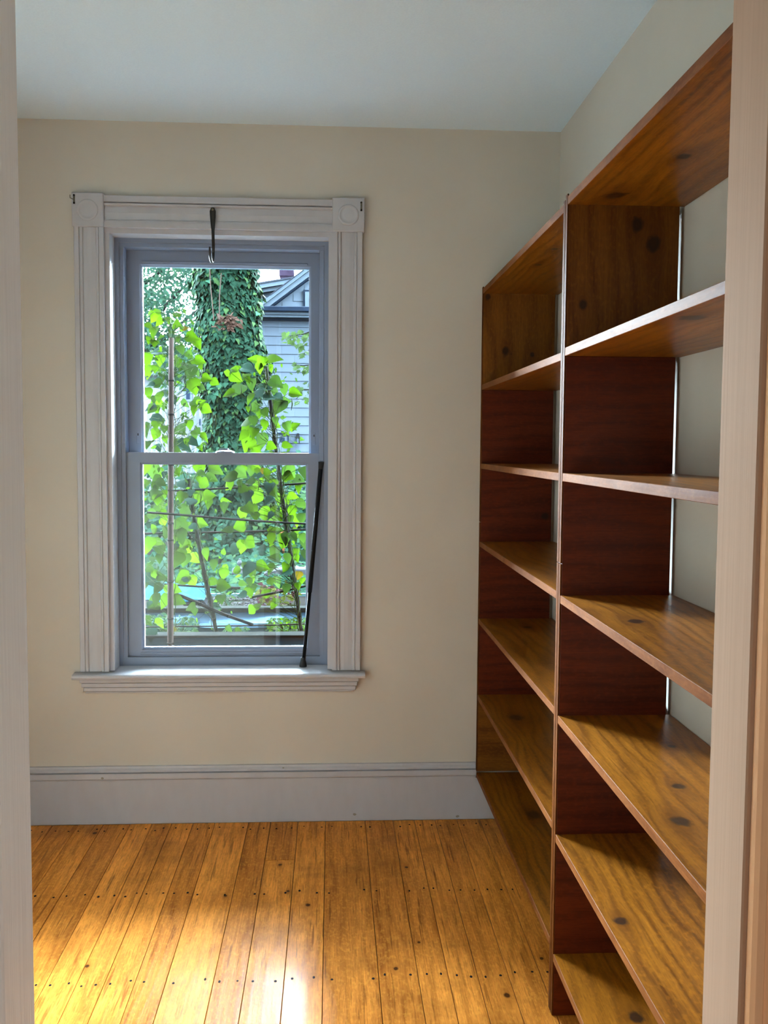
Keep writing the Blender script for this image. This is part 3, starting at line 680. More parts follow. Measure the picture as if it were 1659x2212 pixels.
# ---- bean vines: (x, y, length, direction of the tip, tone) read off the leaves in view
BEANS = """320 676 18 170 b;343 669 17 -40 b;333 686 24 115 b;382 674 20 -90 b;318 707 18 160 b;337 721 26 100 b;344 696 20 120 b;364 689 13 -20 b;386 705 24 20 b;368 697 12 90 b;402 710 14 -10 y;323 739 18 110 b;332 744 18 95 b;372 727 18 30 g;416 730 26 15 b;426 747 24 60 b;349 745 14 190 g;339 759 30 190 g;373 760 30 10 g;316 777 26 100 b;327 776 28 80 b;345 779 24 95 b;392 755 20 60 m;433 778 22 10 b;410 767 18 50 m;385 735 16 60 m;382 777 18 80 b;
322 804 28 80 b;347 795 22 60 m;334 798 16 90 b;385 787 22 70 m;419 786 22 20 b;436 794 16 60 b;402 810 40 100 m;420 836 34 60 b;380 817 20 50 g;364 817 20 90 g;426 806 18 40 m;449 820 24 20 b;466 827 20 30 b;437 835 18 20 m;335 827 24 200 m;323 833 20 190 g;319 851 26 80 b;355 850 22 60 g;373 865 24 65 g;348 860 24 80 b;335 865 18 90 m;339 875 26 80 b;342 887 20 90 b;325 885 22 130 m;323 878 24 150 g;354 878 18 90 m;401 872 20 40 m;429 876 30 40 m;425 890 22 95 b;436 870 18 -30 b;447 884 22 30 b;405 905 24 -90 m;411 919 20 90 b;342 904 30 20 g;322 931 30 100 m;335 939 26 120 b;355 928 16 90 m;337 919 18 90 b;350 919 16 60 b;392 937 34 50 m;414 951 32 45 g;421 939 18 70 m;429 936 18 45 m;443 944 22 15 b;397 966 36 20 g;342 966 20 70 g;378 955 14 90 b;403 954 14 100 b;436 970 16 60 b;318 963 18 90 m;385 975 26 20 m;357 950 16 70 b;
547 782 26 180 b;563 784 26 100 b;593 782 36 15 b;557 797 24 100 b;584 796 16 60 b;504 796 20 210 b;487 805 16 190 b;519 796 14 10 b;538 796 30 25 g;511 815 26 40 b;534 808 18 -50 b;516 827 20 100 b;535 822 16 60 b;546 832 26 95 m;517 850 36 110 m;493 851 26 170 b;543 863 26 100 b;553 850 30 190 g;573 839 30 10 g;569 829 18 180 m;597 829 30 35 m;600 844 26 25 m;619 843 26 60 m;639 850 26 5 b;581 858 24 0 g;602 857 24 45 g;620 867 20 0 m;603 885 40 110 m;551 876 26 -60 m;527 903 34 190 m;539 886 14 90 b;555 896 22 90 b;547 910 22 80 m;540 920 28 30 g;552 928 24 170 g;525 927 26 130 b;525 941 24 130 b;535 937 20 90 b;547 938 24 100 b;534 961 32 110 b;563 954 34 90 m;544 972 30 -90 m;588 964 22 20 b;576 940 14 40 g;620 923 22 70 m;640 920 20 -30 b;628 929 10 90 b;621 962 22 10 b;600 919 16 20 b;594 910 16 80 m;572 919 20 100 b;557 975 26 40 b;654 948 10 20 m;574 892 20 60 m;571 909 18 20 g;
314 1013 26 90 b;331 1020 36 100 m;345 1022 22 80 b;354 1024 16 90 g;387 1022 22 70 b;432 1014 26 90 b;469 1009 34 0 b;436 1025 20 30 m;458 1034 26 25 m;429 1038 16 60 b;445 1044 26 15 b;403 1035 20 180 g;396 1046 26 60 g;432 1053 30 60 g;338 1040 24 150 m;349 1044 22 30 m;317 1049 22 100 b;335 1051 20 90 b;341 1055 16 70 m;342 1071 30 0 m;340 1080 22 90 b;355 1068 18 80 b;412 1065 18 90 g;411 1080 26 -90 g;395 1079 28 100 b;427 1077 32 110 b;455 1072 26 0 b;453 1090 22 90 b;349 1095 24 40 m;350 1089 20 120 b;398 1110 36 120 m;332 1110 26 10 m;354 1110 20 40 b;315 1127 26 90 b;354 1128 20 60 b;378 1135 24 90 m;395 1137 34 30 m;413 1139 22 80 b;419 1138 20 40 g;439 1137 36 20 b;327 1143 22 170 b;351 1152 30 130 m;390 1160 32 70 m;376 1166 16 90 b;394 1177 30 120 b;323 1174 26 100 b;343 1172 24 20 b;343 1191 32 80 m;376 1183 22 90 g;405 1189 22 80 b;448 1198 26 90 b;389 1200 30 100 b;316 1187 22 90 b;
494 1029 32 190 b;486 1048 26 150 b;498 1048 22 90 b;521 1023 30 45 m;525 1015 18 90 b;543 1018 24 95 m;555 1009 20 20 b;538 1038 24 200 m;551 1029 18 150 g;557 1019 16 60 b;561 1029 16 120 g;566 1034 16 90 b;579 1019 18 0 b;569 1019 14 100 y;578 1032 18 80 m;512 1042 20 200 g;521 1046 18 80 m;528 1056 24 0 b;553 1049 22 100 b;591 1047 22 90 b;581 1054 26 95 g;627 1019 30 60 m;655 1023 26 80 m;625 1032 26 30 b;649 1038 30 10 m;651 1058 22 90 b;532 1072 30 95 g;552 1077 30 120 b;543 1062 20 60 b;563 1062 24 0 b;594 1064 26 60 m;605 1076 30 110 b;580 1084 26 130 g;634 1073 22 20 b;652 1089 26 30 m;622 1079 20 80 b;490 1088 22 0 b;490 1099 24 90 m;525 1111 30 80 b;539 1106 30 45 b;551 1102 24 60 b;550 1118 22 90 b;567 1108 30 180 b;584 1112 18 110 g;586 1122 30 130 m;603 1117 26 60 b;593 1096 16 -60 b;632 1107 28 90 b;629 1123 18 90 m;643 1125 26 100 b;655 1122 24 90 m;515 1138 26 160 b;492 1147 24 160 m;528 1129 20 70 b;592 1144 26 -20 b;604 1144 16 -30 b;587 1165 26 90 b;605 1172 32 130 b;621 1166 26 95 m;633 1164 22 60 m;645 1150 26 20 b;654 1164 22 80 m;655 1176 26 90 m;545 1171 28 20 b;506 1184 28 100 g;523 1182 28 100 b;527 1172 12 80 b;564 1185 20 180 g;569 1194 16 0 g;593 1196 28 120 m;635 1189 26 60 g;643 1197 22 90 b;655 1199 20 90 m;485 1191 14 -60 b;
346 1208 20 90 m;380 1211 36 110 b;400 1213 32 95 m;419 1208 26 140 b;329 1228 22 20 m;323 1249 42 55 g;354 1243 24 10 m;338 1243 22 60 b;349 1258 22 -60 g;392 1250 36 160 b;404 1248 22 -60 g;416 1257 26 60 b;398 1237 18 80 m;461 1220 22 90 m;482 1240 24 100 b;463 1258 24 10 b;484 1264 28 0 b;315 1271 22 90 m;343 1275 26 120 m;380 1273 26 30 b;360 1273 18 90 b;324 1293 26 170 b;338 1296 28 95 m;325 1308 22 110 g;355 1299 32 110 b;333 1315 24 160 b;387 1298 28 10 b;410 1311 24 160 b;418 1322 18 90 m;479 1297 22 80 m;469 1311 20 0 g;319 1345 24 50 m;346 1347 24 80 b;374 1361 14 100 y;326 1370 30 90 g;
487 1229 18 80 b;509 1232 20 170 b;534 1227 36 110 g;526 1223 16 90 m;568 1225 28 15 b;547 1234 24 90 m;540 1237 18 90 b;588 1232 24 120 m;591 1206 26 200 m;620 1208 24 90 m;614 1227 20 120 b;619 1235 24 160 g;641 1206 18 80 b;654 1205 22 60 g;645 1244 18 95 y;654 1255 14 80 b;646 1268 18 80 b;620 1273 22 95 m;545 1253 16 80 b;538 1258 18 80 m;525 1261 18 20 m;600 1259 26 90 m;585 1258 18 60 m;547 1273 22 80 m;537 1282 24 100 b;522 1285 20 180 g;576 1279 22 -60 b;538 1319 24 140 b;555 1308 18 -60 b;594 1309 18 0 b;598 1295 16 -40 b;516 1363 14 0 b;498 1358 18 60 m"""
beans = [tuple(t.split()) for t in BEANS.replace('\n', '').split(';') if t.strip()]
vines = [empty('bean_vine', at(345, 1371, 4.5), label='bean vine climbing the thick bamboo pole on the left', cat='bean vine', group='bean vines'),
         empty('bean_vine', at(460, 1371, 4.62), label='bean vine climbing the leaning pole in the middle', cat='bean vine', group='bean vines'),
         empty('bean_vine', at(640, 1367, 4.62), label='bean vine climbing the leaning pole at the right', cat='bean vine', group='bean vines')]
stems = [MB(), MB(), MB()]
def polept(v, y):
    y = max(y, (700, 1010, 780)[v])
    if v == 0: return at(369, y, 4.385)
    if v == 1: return at(405 + (467 - 405) * (y - 1035) / 337.0, y, 4.61)
    return at(574 + 76 * (y - 792) / 576.0, y, 4.61)
cand = []
for x, y, ln, ang, tone in beans:
    x, y, ln, ang = float(x), float(y), float(ln), float(ang)
    v = 2 if x > 480 else (1 if (y > 1000 and x > 392) else 0)
    cand.append((x, y, ln, ang, tone, v))
for x, y, ln, ang, tone, v in cand:
    Y = (4.44, 4.58, 4.56)[v] + R.uniform(-0.05, 0.16)
    c = at(x, y, Y); size = ln * Y / F_PX * 1.12
    dvec = rt * math.cos(math.radians(ang)) - up * math.sin(math.radians(ang))
    if tone == 'g':
        nrm = -fw * 0.75 + Vector((R.uniform(-.3, .3), 0, 0.8)); dvec = frame_of(nrm, dvec)[0]
    else: nrm = -fw + Vector((R.uniform(-.9, .9), 0, R.uniform(-0.3, 1.1)))
    base = c - dvec * size * 0.5
    leaf_obj(R.choice(LEAF[tone]), base, nrm, dvec, size, vines[v])
    pp = polept(v, y + R.uniform(-5, 45))
    if (pp - base).length < 0.30:
        mid = (pp + base) / 2 + Vector((0, R.uniform(-0.02, 0.03), R.uniform(-0.02, 0.05)))
        stems[v].tube([pp, mid, base], [0.0016, 0.0012, 0.0009], 4, cap=False)
    else:
        q0 = base + Vector((R.uniform(-0.05, 0.05), R.uniform(0, .05), R.uniform(-0.10, 0.04)))
        stems[v].tube([q0, (q0 + base) / 2 + rnd(0.008), base], 0.0010, 4, cap=False)
for v in range(3):      # the twining stems and tendrils
    y0, y1 = ((1395, 690), (1372, 1020), (1368, 785))[v]
    for ph in (0.0, 2.2, 4.1):
        pts = []; n = 70
        for i in range(n):
            t = i / (n - 1); y = y0 + (y1 - y0) * t
            p = polept(v, y); a2 = ph + t * (34 if v != 1 else 20); r = 0.017 if v == 0 else 0.0135
            pts.append(p + Vector((math.cos(a2) * r, (0.03 if v == 0 else 0.0) + math.sin(a2) * r, 0)))
        stems[v].tube(pts, 0.0019, 5)
    for k in range((46, 22, 46)[v]):
        y = R.uniform(y1, y1 + 330 if v != 1 else y0); p = polept(v, y) + rnd(0.03)
        pts = [p]; d_ = rnd(1).normalized()
        for i in range(6):
            d_ = (d_ + rnd(0.45)).normalized(); pts.append(pts[-1] + d_ * 0.022)
        stems[v].tube(pts, 0.0007, 3, cap=False)
    stems[v].build('stem', M['stem'], vines[v], kind='stuff')
    small = MB()
    for k in range((230, 70, 150)[v]):
        yp = R.uniform(y1 - 20, y1 + (420 if v != 1 else 330)); c = polept(v, yp) + Vector((R.gauss(0, 0.075 if v != 1 else 0.06), R.uniform(0.05, 0.16), R.gauss(0, 0.03)))
        if v == 0: c.x += R.uniform(-0.06, 0.03)
        add_leaf(small, OVAL, c, -fw + Vector((R.uniform(-1, 1), 0, R.uniform(-.4, 1.2))), rnd(1) + Vector((0, 0, -0.8)), R.uniform(0.018, 0.036), R.choice((0, 1, 1)))
    me = bpy.data.meshes.new('foliage'); me.from_pydata(small.v, [], small.f); me.materials.append(M['bean_b']); me.materials.append(M['bean_m']); me.polygons.foreach_set('material_index', small.mi)
    tag(link(bpy.data.objects.new('foliage', me), vines[v]), kind='stuff')
def pods(v, spots):
    for x, y, ln in spots:
        p = at(x, y, 4.5); q = MB(); L_ = ln * 4.5 / F_PX
        q.tube([p, p + Vector((0.003, 0, -L_ * 0.5)), p + Vector((-0.002, 0, -L_))], [0.0015, 0.0032, 0.001], 6); q.build('bean_pod', M['stem'], vines[v], smooth=True)
pods(0, [(399, 800, 28), (407, 812, 26), (400, 822, 22), (366, 1020, 30)]); pods(1, [(459, 890, 40), (465, 895, 36), (433, 1062, 24)])
pods(2, [(630, 860, 26), (541, 868, 26), (520, 832, 28), (558, 1035, 26)])

# ---- ivy-covered tree
ivy = empty('ivy_tree', at(490, 1165, 10.0), label='tall tree trunk covered in dark green ivy', cat='tree')
sil = [(-420, 440, 548), (250, 420, 560), (560, 418, 560), (600, 422, 558), (640, 425, 556), (680, 424, 560), (720, 428, 565), (760, 432, 583), (790, 437, 594), (820, 442, 590), (850, 440, 572), (880, 436, 562), (920, 440, 560), (960, 443, 560), (1000, 440, 575), (1060, 432, 588), (1120, 424, 600), (1190, 415, 610)]
def silh(y):
    for (a, l0, r0), (c, l1, r1) in zip(sil, sil[1:]):
        if a <= y <= c:
            t = (y - a) / (c - a); return l0 + (l1 - l0) * t, r0 + (r1 - r0) * t
    return sil[-1][1:]
q = MB()
pts = []; rad = []
for i in range(20):
    y = -420 + (1190 + 420) * i / 19; l, r = silh(y); p = at((l + r) / 2, y, 10.0); pts.append(p); rad.append((r - l) / 2 * 10 / F_PX * 0.80)
q.tube(pts, rad, 14); q.build('trunk', M['bark'], ivy, smooth=True)
ivyme = [flat_mesh(IVY, M['ivy'], 'leaf'), flat_mesh(IVY, M['ivy2'], 'leaf')]
fol = MB(); n_ind = 0
lump = [(R.uniform(560, 1190), R.uniform(-1.4, 1.4), R.uniform(0.3, 1)) for _ in range(46)]
for i in range(13000):
    y = R.uniform(-420, 580) if i % 5 == 0 else R.uniform(560, 1190)
    l, r = silh(y); th = R.uniform(-1.75, 1.75)
    rr = (r - l) / 2 * 10 / F_PX
    bulge = max([h * math.exp(-((y - ly) / 26) ** 2 - ((th - lt) / 0.35) ** 2) for ly, lt, h in lump] + [0])
    rr = rr * (0.85 + 0.30 * bulge + R.uniform(-0.10, 0.07))
    c = at((l + r) / 2, y, 10.0)
    out = Vector((math.sin(th), -math.cos(th), 0))
    p = c + out * rr
    nrm = out + rnd(0.32) + Vector((0, 0, 0.35)); d = Vector((0, 0, -1)) + rnd(0.35)
    size = R.uniform(0.040, 0.070); pale = R.random() < 0.10 + 0.25 * bulge
    if 580 < y < 1150 and abs(th) < 1.2 and n_ind < 260 and R.random() < 0.09 and bulge > 0.15:
        leaf_obj(ivyme[1 if pale else 0], p + out * 0.03, nrm, d, size * 1.08, ivy); n_ind += 1
    else: add_leaf(fol, IVY, p, nrm, d, size, 1 if pale else 0)
for k in range(60):      # ivy-hung crown above the trunk
    c = Vector((R.uniform(-1.75, -0.85), R.uniform(9.4, 10.6), R.uniform(4.8, 8.6)))
    for i in range(45): add_leaf(fol, IVY, c + rnd(0.15), Vector((0, -0.5, 1)) + rnd(0.6), Vector((0, 0, -1)) + rnd(0.5), R.uniform(0.07, 0.10), 0)
me = bpy.data.meshes.new('foliage'); me.from_pydata(fol.v, [], fol.f); me.materials.append(M['ivy']); me.materials.append(M['ivy2']); me.polygons.foreach_set('material_index', fol.mi)
tag(link(bpy.data.objects.new('foliage', me), ivy), kind='stuff')
q = MB()
for i in range(110):
    x, y = R.gauss(492, 11), R.gauss(698, 7); c = at(x, y, 9.66)
    add_leaf(q, OVAL, c, Vector((0, -1, 0.4)) + rnd(0.5), rnd(1), R.uniform(0.05, 0.08))
me = bpy.data.meshes.new('dead_leaves'); me.from_pydata(q.v, [], q.f); me.materials.append(M['deadleaf'])
tag(link(bpy.data.objects.new('dead_leaves', me), ivy), label='clump of brown dead leaves', kind='stuff')
for xs_, ys_ in (((452, 455, 460, 462), (560, 620, 670, 692)), ((478, 474, 474), (590, 640, 690))):
    q = MB(); q.tube([at(x, y, 9.52) for x, y in zip(xs_, ys_)], 0.0045, 6); q.build('bare_vine', M['deadleaf'], ivy)

# ---- ivy ground cover
def scatter(name, label, cat, parent_loc, mats, n, fn, shape, smin, smax, kind='stuff', **k):
    q = MB()
    for i in range(n):
        p, nrm, d, mi = fn(i); add_leaf(q, shape, p, nrm, d, R.uniform(smin, smax), mi)
    me = bpy.data.meshes.new(name); me.from_pydata(q.v, [], q.f)
    for m_ in mats: me.materials.append(m_)
    me.polygons.foreach_set('material_index', q.mi)
    return tag(link(bpy.data.objects.new(name, me)), label=label, cat=cat, kind=kind, **k)
def g_ivy(i):
    Y = 7.45 + 3.5 * R.random() ** 0.8; X = R.uniform(-3.6, 1.2)
    hump = 0.10 * math.sin(X * 3.1 + Y) + 0.08 * math.sin(Y * 4.3 - X * 2)
    back = max(0, (Y - 9.2)) * 0.55
    return Vector((X, Y, gz(Y) + 0.06 + hump * 0.35 + back * R.uniform(0.3, 1))), Vector((0, -0.5, 1)) + rnd(0.4), Vector((0, -1, -0.4)) + rnd(0.6), 0 if R.random() < 0.75 else 1
scatter('ivy_ground_cover', 'dark ivy ground cover around the tree', 'ivy', None, [M['ground_ivy'], M['ground_ivy2']], 9000, g_ivy, IVY, 0.06, 0.095)

# ---- background tree, far left
tree = empty('leafy_tree', (-3.2, 13.0, 0.4), label='leafy green tree behind the vines, sky showing through', cat='tree')
q = MB(); q.tube([(-3.3, 13.2, 0.3), (-3.2, 13.1, 2.2), (-2.9, 13.0, 4.0), (-2.5, 12.9, 7.0)], [0.16, 0.13, 0.10, 0.05], 10)
for k in range(9):
    a2 = R.uniform(0, 6.28); z = R.uniform(2.0, 4.6); q.tube([(-3.1, 13.1, z), (-3.1 + 0.8 * math.cos(a2), 13.1 + 0.6 * math.sin(a2), z + 0.5), (-3.1 + 1.5 * math.cos(a2), 13.1 + 1.0 * math.sin(a2), z + 1.1)], [0.05, 0.03, 0.012], 6)
q.build('trunk', M['bark'], tree, smooth=True)
cl = []
for k in range(120):
    px, py = R.uniform(270, 440), R.uniform(480, 800)
    # keep a ragged opening to the sky between the crown and the ivy trunk
    if (375 < px < 425 and 615 < py < 720) and R.random() < 0.80: continue
    if (350 < px < 430 and 585 < py < 640) and R.random() < 0.35: continue
    cl.append(at(px, py, R.uniform(12.2, 14.2)))
for k in range(230): cl.append(Vector((R.uniform(-3.2, -1.1), R.uniform(12.2, 14.2), R.uniform(4.4, 9.6))))
for k in range(170): cl.append(Vector((R.uniform(-5.8, -1.6), R.uniform(12.2, 14.4), R.uniform(4.3, 8.5))))
q = MB()
for c in cl:
    for i in range(80):
        p = c + Vector((R.gauss(0, 0.18), R.gauss(0, 0.18), R.gauss(0, 0.14)))
        add_leaf(q, OVAL, p, Vector((0, -0.4, 1)) + rnd(0.8), rnd(1) + Vector((0, 0, -0.6)), R.uniform(0.055, 0.09))
me = bpy.data.meshes.new('foliage'); me.from_pydata(q.v, [], q.f); me.materials.append(M['tree']); tag(link(bpy.data.objects.new('foliage', me), tree), kind='stuff')

# ---- maple branch reaching in from the right
mb_ = empty('maple_tree', (1.1, 8.8, 0.28), label='pale-leaved maple branches in front of the grey house', cat='tree')
q = MB(); q.tube([(1.1, 8.8, 0.2), (1.08, 8.8, 1.5), (1.0, 8.8, 3.0), (1.02, 8.8, 4.2)], [0.07, 0.06, 0.04, 0.02], 10); q.build('trunk', M['bark'], mb_, smooth=True)
q = MB()
for pts in (((1005, 690), (700, 705), (655, 722), (622, 726)), ((1005, 740), (690, 745), (655, 765)), ((1005, 800), (700, 785), (655, 790), (636, 788)), ((1005, 860), (700, 840), (655, 842), (640, 862))):
    q.tube([at(x, y, 8.8) for x, y in pts], [0.014, 0.009, 0.005, 0.003][:len(pts)], 5)
q.build('twig', M['bark'], mb_)
mme = flat_mesh(MAPLE, M['maple'], 'leaf')
for (x0, x1, y0, y1, n) in ((612, 640, 715, 742, 16), (635, 690, 712, 745, 20), (648, 690, 748, 772, 16), (632, 690, 782, 802, 20), (644, 690, 828, 872, 26), (690, 760, 700, 860, 30)):
    for i in range(n):
        c = at(R.uniform(x0, x1), R.uniform(y0, y1), R.uniform(8.6, 9.0))
        leaf_obj(mme, c, Vector((0, -0.7, 0.6)) + rnd(0.4), Vector((-0.3, 0, -1)) + rnd(0.6), R.uniform(0.045, 0.07), mb_)

# ---- grey neighbouring house
hs = empty('grey_house', (0.5, 15.0, 0.45), label='pale grey neighbouring house with lap siding and gutter', cat='house')
HX0, HX1, HY = -1.60, 2.4, 15.0
b = MB(); b.box(HX0, HX1, HY + 0.02, 21.0, 0.3, 3.50); b.build('house_body', M['sidegap'], hs)
ch = 0.1375; sh_me = {}
def shingle_row(z, x0, x1, y, off):
    x = x0 - off
    while x < x1:
        a, c = max(x, x0), min(x + 0.61, x1)
        if c - a > 0.03:
            key = round(c - a, 3)
            if key not in sh_me:
                s2 = MB(); wd = key - 0.0012; s2.v = [(0, 0.0, 0), (wd, 0.0, 0), (wd, 0.022, 0), (0, 0.022, 0), (0, 0.014, ch - 0.004), (wd, 0.014, ch - 0.004), (wd, 0.022, ch - 0.004), (0, 0.022, ch - 0.004)]
                s2.f = [(0, 3, 2, 1), (4, 5, 6, 7), (0, 1, 5, 4), (1, 2, 6, 5), (2, 3, 7, 6), (3, 0, 4, 7)]; s2.mi = [0] * 6
                sh_me[key] = s2.mesh('siding_shingle', M['siding'])
            o = bpy.data.objects.new('siding_shingle', sh_me[key]); o.location = (a, y - 0.004, z); link(o, hs)
        x += 0.61
k = 0; z = 0.44
while z < 3.30:
    shingle_row(z, HX0, HX1, HY, (k % 3) * 0.2); z += ch; k += 1
# eaves: dark gutter, pale fascia, dark strip standing in for the eaves shadow
g0 = at(600, 663, 14.8).z; g1 = at(600, 674, 14.8).z; g2 = at(600, 685, 14.8).z; g3 = at(600, 690, 14.8).z
b = MB(); b.box(HX0 - 0.15, HX1 + 0.1, 14.70, 14.84, g1, g0); b.build('gutter', M['darktrim'], hs, bevel=0.01)
b = MB(); b.box(HX0 - 0.1, HX1 + 0.05, 14.80, 15.05, g2, g1 - 0.002); b.box(HX0 - 0.1, HX1 + 0.05, 14.765, 14.80, (g1 + g2) / 2, g1 - 0.002); b.build('fascia', M['lighttrim'], hs)
b = MB(); b.box(HX0, HX1, 14.93, 14.995, g3, g2 - 0.002); b.build('eaves_shadow_strip', M['darktrim'], hs)
# the gable above, set back
GY = 15.7
A0, A1 = at(588, 661, GY), at(664, 604, GY)
slope = (A1.z - A0.z) / (A1.x - A0.x)
pk = 1.35
def roofz(x): return A0.z + (x - A0.x) * slope
b = MB(); b.prism([(A0.x, g0 - 0.1), (2.0 * pk - A0.x, g0 - 0.1), (2.0 * pk - A0.x, A0.z), (pk, roofz(pk)), (A0.x, A0.z)], 'y', GY + 0.012, 20.5); b.build('gable_body', M['siding'], hs)
zz = g0 - 0.05; k = 0
while zz + ch < roofz(pk) - 0.3 and k < 14:
    xl = A0.x + max(0, (zz + ch - A0.z) / slope) + 0.05
    shingle_row(zz, xl, min(2.0, 2 * pk - xl), GY, (k % 3) * 0.2); zz += ch; k += 1
def rake(y0, y1, off0, off1, mat, name):
    xs0 = A0.x - (0.02 if name == 'roof' else 0.25)
    q = MB(); q.prism([(xs0, roofz(xs0) + off0), (pk, roofz(pk) + off0), (pk, roofz(pk) + off1), (xs0, roofz(xs0) + off1)], 'y', y0, y1)
    q.prism([(pk, roofz(pk) + off0), (2 * pk - A0.x, A0.z + off0), (2 * pk - A0.x, A0.z + off1), (pk, roofz(pk) + off1)], 'y', y0, y1); return q.build(name, mat, hs)
rake(GY - 0.12, GY + 0.0, -0.03, -0.002, M['darktrim'], 'rake_shadow_strip'); rake(GY - 0.16, GY + 0.0, 0.0, 0.085, M['lighttrim'], 'rake_board'); rake(GY - 0.20, GY + 0.0, 0.088, 0.150, M['lighttrim'], 'rake_board'); rake(GY - 0.22, 20.6, 0.153, 0.168, M['roof'], 'roof')  # lowest dark strip stands in for the shadow under the rake
w0 = at(655, 626, GY - 0.05)
wn = empty('window', (w0.x + 0.3, GY, g0)); wn.parent = hs; wn.matrix_parent_inverse = world_of(hs).inverted()
b = MB(); b.box(w0.x, w0.x + 0.85, GY - 0.05, GY + 0.0, g0 - 0.1, w0.z); b.build('window_casing', M['darktrim'], wn)
b = MB(); b.box(w0.x + 0.03, w0.x + 0.82, GY - 0.065, GY - 0.05, g0 - 0.1, w0.z - 0.03); b.build('window_frame', M['lighttrim'], wn)
b = MB(); b.box(w0.x + 0.10, w0.x + 0.75, GY - 0.072, GY - 0.065, g0 - 0.1, w0.z - 0.09); b.build('pane', M['darkglass'], wn)
# rear wing with its own low roof line
RY = 18.0; r0, r1 = at(545, 636, RY), at(640, 620, RY)
def rz(x): return r0.z + (x - r0.x) * (r1.z - r0.z) / (r1.x - r0.x)
b = MB(); b.prism([(r0.x - 0.5, 3.2), (r1.x + 1.0, 3.2), (r1.x + 1.0, rz(r1.x + 1.0) - 0.02), (r0.x - 0.5, rz(r0.x - 0.5) - 0.02)], 'y', RY + 0.02, 20.9); b.build('wing_body', M['siding'], hs)
zz = 3.4; k = 0
while zz < r1.z - 0.15:
    sl2 = (r1.z - r0.z) / (r1.x - r0.x); xl = r0.x + max(-0.5, (zz + ch + 0.08 - r0.z) / sl2)
    if xl < r1.x + 0.9: shingle_row(zz, xl, r1.x + 1.0, RY, (k % 3) * 0.2)
    zz += ch; k += 1
for o0, o1, mt_, nm, yy in ((-0.02, 0.05, M['lighttrim'], 'rake_board', -0.15), (0.05, 0.13, M['lighttrim'], 'rake_board', -0.22), (0.13, 0.16, M['roof'], 'roof', -0.24)):
    b = MB(); b.prism([(r0.x - 0.6, rz(r0.x - 0.6) + o0), (r1.x + 1.0, rz(r1.x + 1.0) + o0), (r1.x + 1.0, rz(r1.x + 1.0) + o1), (r0.x - 0.6, rz(r0.x - 0.6) + o1)], 'y', RY + yy, 21.0); b.build(nm, mt_, hs)
c0, c1 = at(603, 607, 19.2), at(635, 583, 19.2)
b = MB(); cw = c1.x - c0.x
b.box(c0.x + 0.02, c1.x - 0.02, 19.2, 19.5, r0.z - 0.3, c0.z + 0.10); b.box(c0.x, c1.x, 19.18, 19.52, c0.z + 0.10, c1.z + 0.10); b.box(c0.x - 0.02, c1.x + 0.02, 19.16, 19.54, c1.z + 0.10, c1.z + 0.22)
b.build('chimney', M['brick'], hs)
# cellar window and wall lantern
u0, u1 = at(599, 936, 14.95), at(624, 976, 14.95)
uw = empty('window', ((u0.x + u1.x) / 2, 14.97, u1.z)); uw.parent = hs; uw.matrix_parent_inverse = world_of(hs).inverted()
b = MB(); b.box(u0.x, u1.x, 14.95, 14.994, u1.z, u0.z); b.build('window_casing', M['lighttrim'], uw)
b = MB(); b.box(u1.x - 0.02, u1.x, 14.935, 14.95, u1.z, u0.z); b.box(u0.x, u1.x, 14.92, 14.95, u0.z - 0.015, u0.z + 0.01); b.build('window_hood', M['darktrim'], uw)
d0, d1 = at(604, 945, 14.94), at(615, 955, 14.94)
b = MB(); b.box(d0.x, d1.x, 14.940, 14.95, d1.z, d0.z); b.build('pane', M['darkglass'], uw)
lc = at(643, 950, 14.88)
ln = empty('wall_lantern', (lc.x, 14.99, lc.z - 0.06), label='small black lantern on the grey house wall', cat='lantern')
b = MB(); b.box(lc.x - 0.02, lc.x + 0.02, 14.955, 14.994, lc.z - 0.03, lc.z + 0.10); b.build('lantern_bracket', M['lantern'], ln)
b = MB(); b.lathe((lc.x, 14.90, lc.z), [(0.04, 0.035), (0.034, 0.05), (0.012, 0.075), (0.006, 0.09)], 'z', 8); b.build('lantern_roof', M['lantern'], ln)
for sx in (-1, 1):
    for sy in (-1, 1):
        b = MB(); b.box(lc.x + sx * 0.026 - 0.004, lc.x + sx * 0.026 + 0.004, 14.90 + sy * 0.026 - 0.004, 14.90 + sy * 0.026 + 0.004, lc.z - 0.05, lc.z + 0.036); b.build('lantern_post', M['lantern'], ln)
b = MB(); b.box(lc.x - 0.038, lc.x + 0.038, 14.862, 14.956, lc.z - 0.062, lc.z - 0.05); b.build('lantern_base', M['lantern'], ln)
b = MB(); b.lathe((lc.x, 14.90, lc.z), [(0.015, -0.049), (0.018, 0.0), (0.010, 0.03)], 'z', 8); b.build('lantern_glass', M['lighttrim'], ln)

# ---- white house and fence seen through the gap on the left
wh = empty('white_house', (-3.6, 24.0, 0.45), label='white house glimpsed between the vines and the ivy tree', cat='house')
b = MB(); b.box(-6.5, -2.1, 24.0, 29.0, 0.4, 3.1); b.build('house_body', M['whitehouse'], wh)
b = MB(); b.prism([(23.7, 3.05), (29.2, 3.05), (26.4, 4.0)], 'x', -6.7, -1.95); b.build('roof', M['roof'], wh)
for (x0, y0, x1, y1) in ((425, 905, 433, 918), (402, 832, 410, 862)):
    p, q_ = at(x0, y0, 23.96), at(x1, y1, 23.96)
    wq = empty('window', ((p.x + q_.x) / 2, 23.98, q_.z)); wq.parent = wh; wq.matrix_parent_inverse = world_of(wh).inverted()
    b = MB(); b.box(p.x - 0.06, q_.x + 0.06, 23.97, 23.999, q_.z - 0.06, p.z + 0.06); b.build('window_frame', M['lighttrim'], wq)
    b = MB(); b.box(p.x, q_.x, 23.955, 23.97, q_.z, p.z); b.build('pane', M['darkglass'], wq)
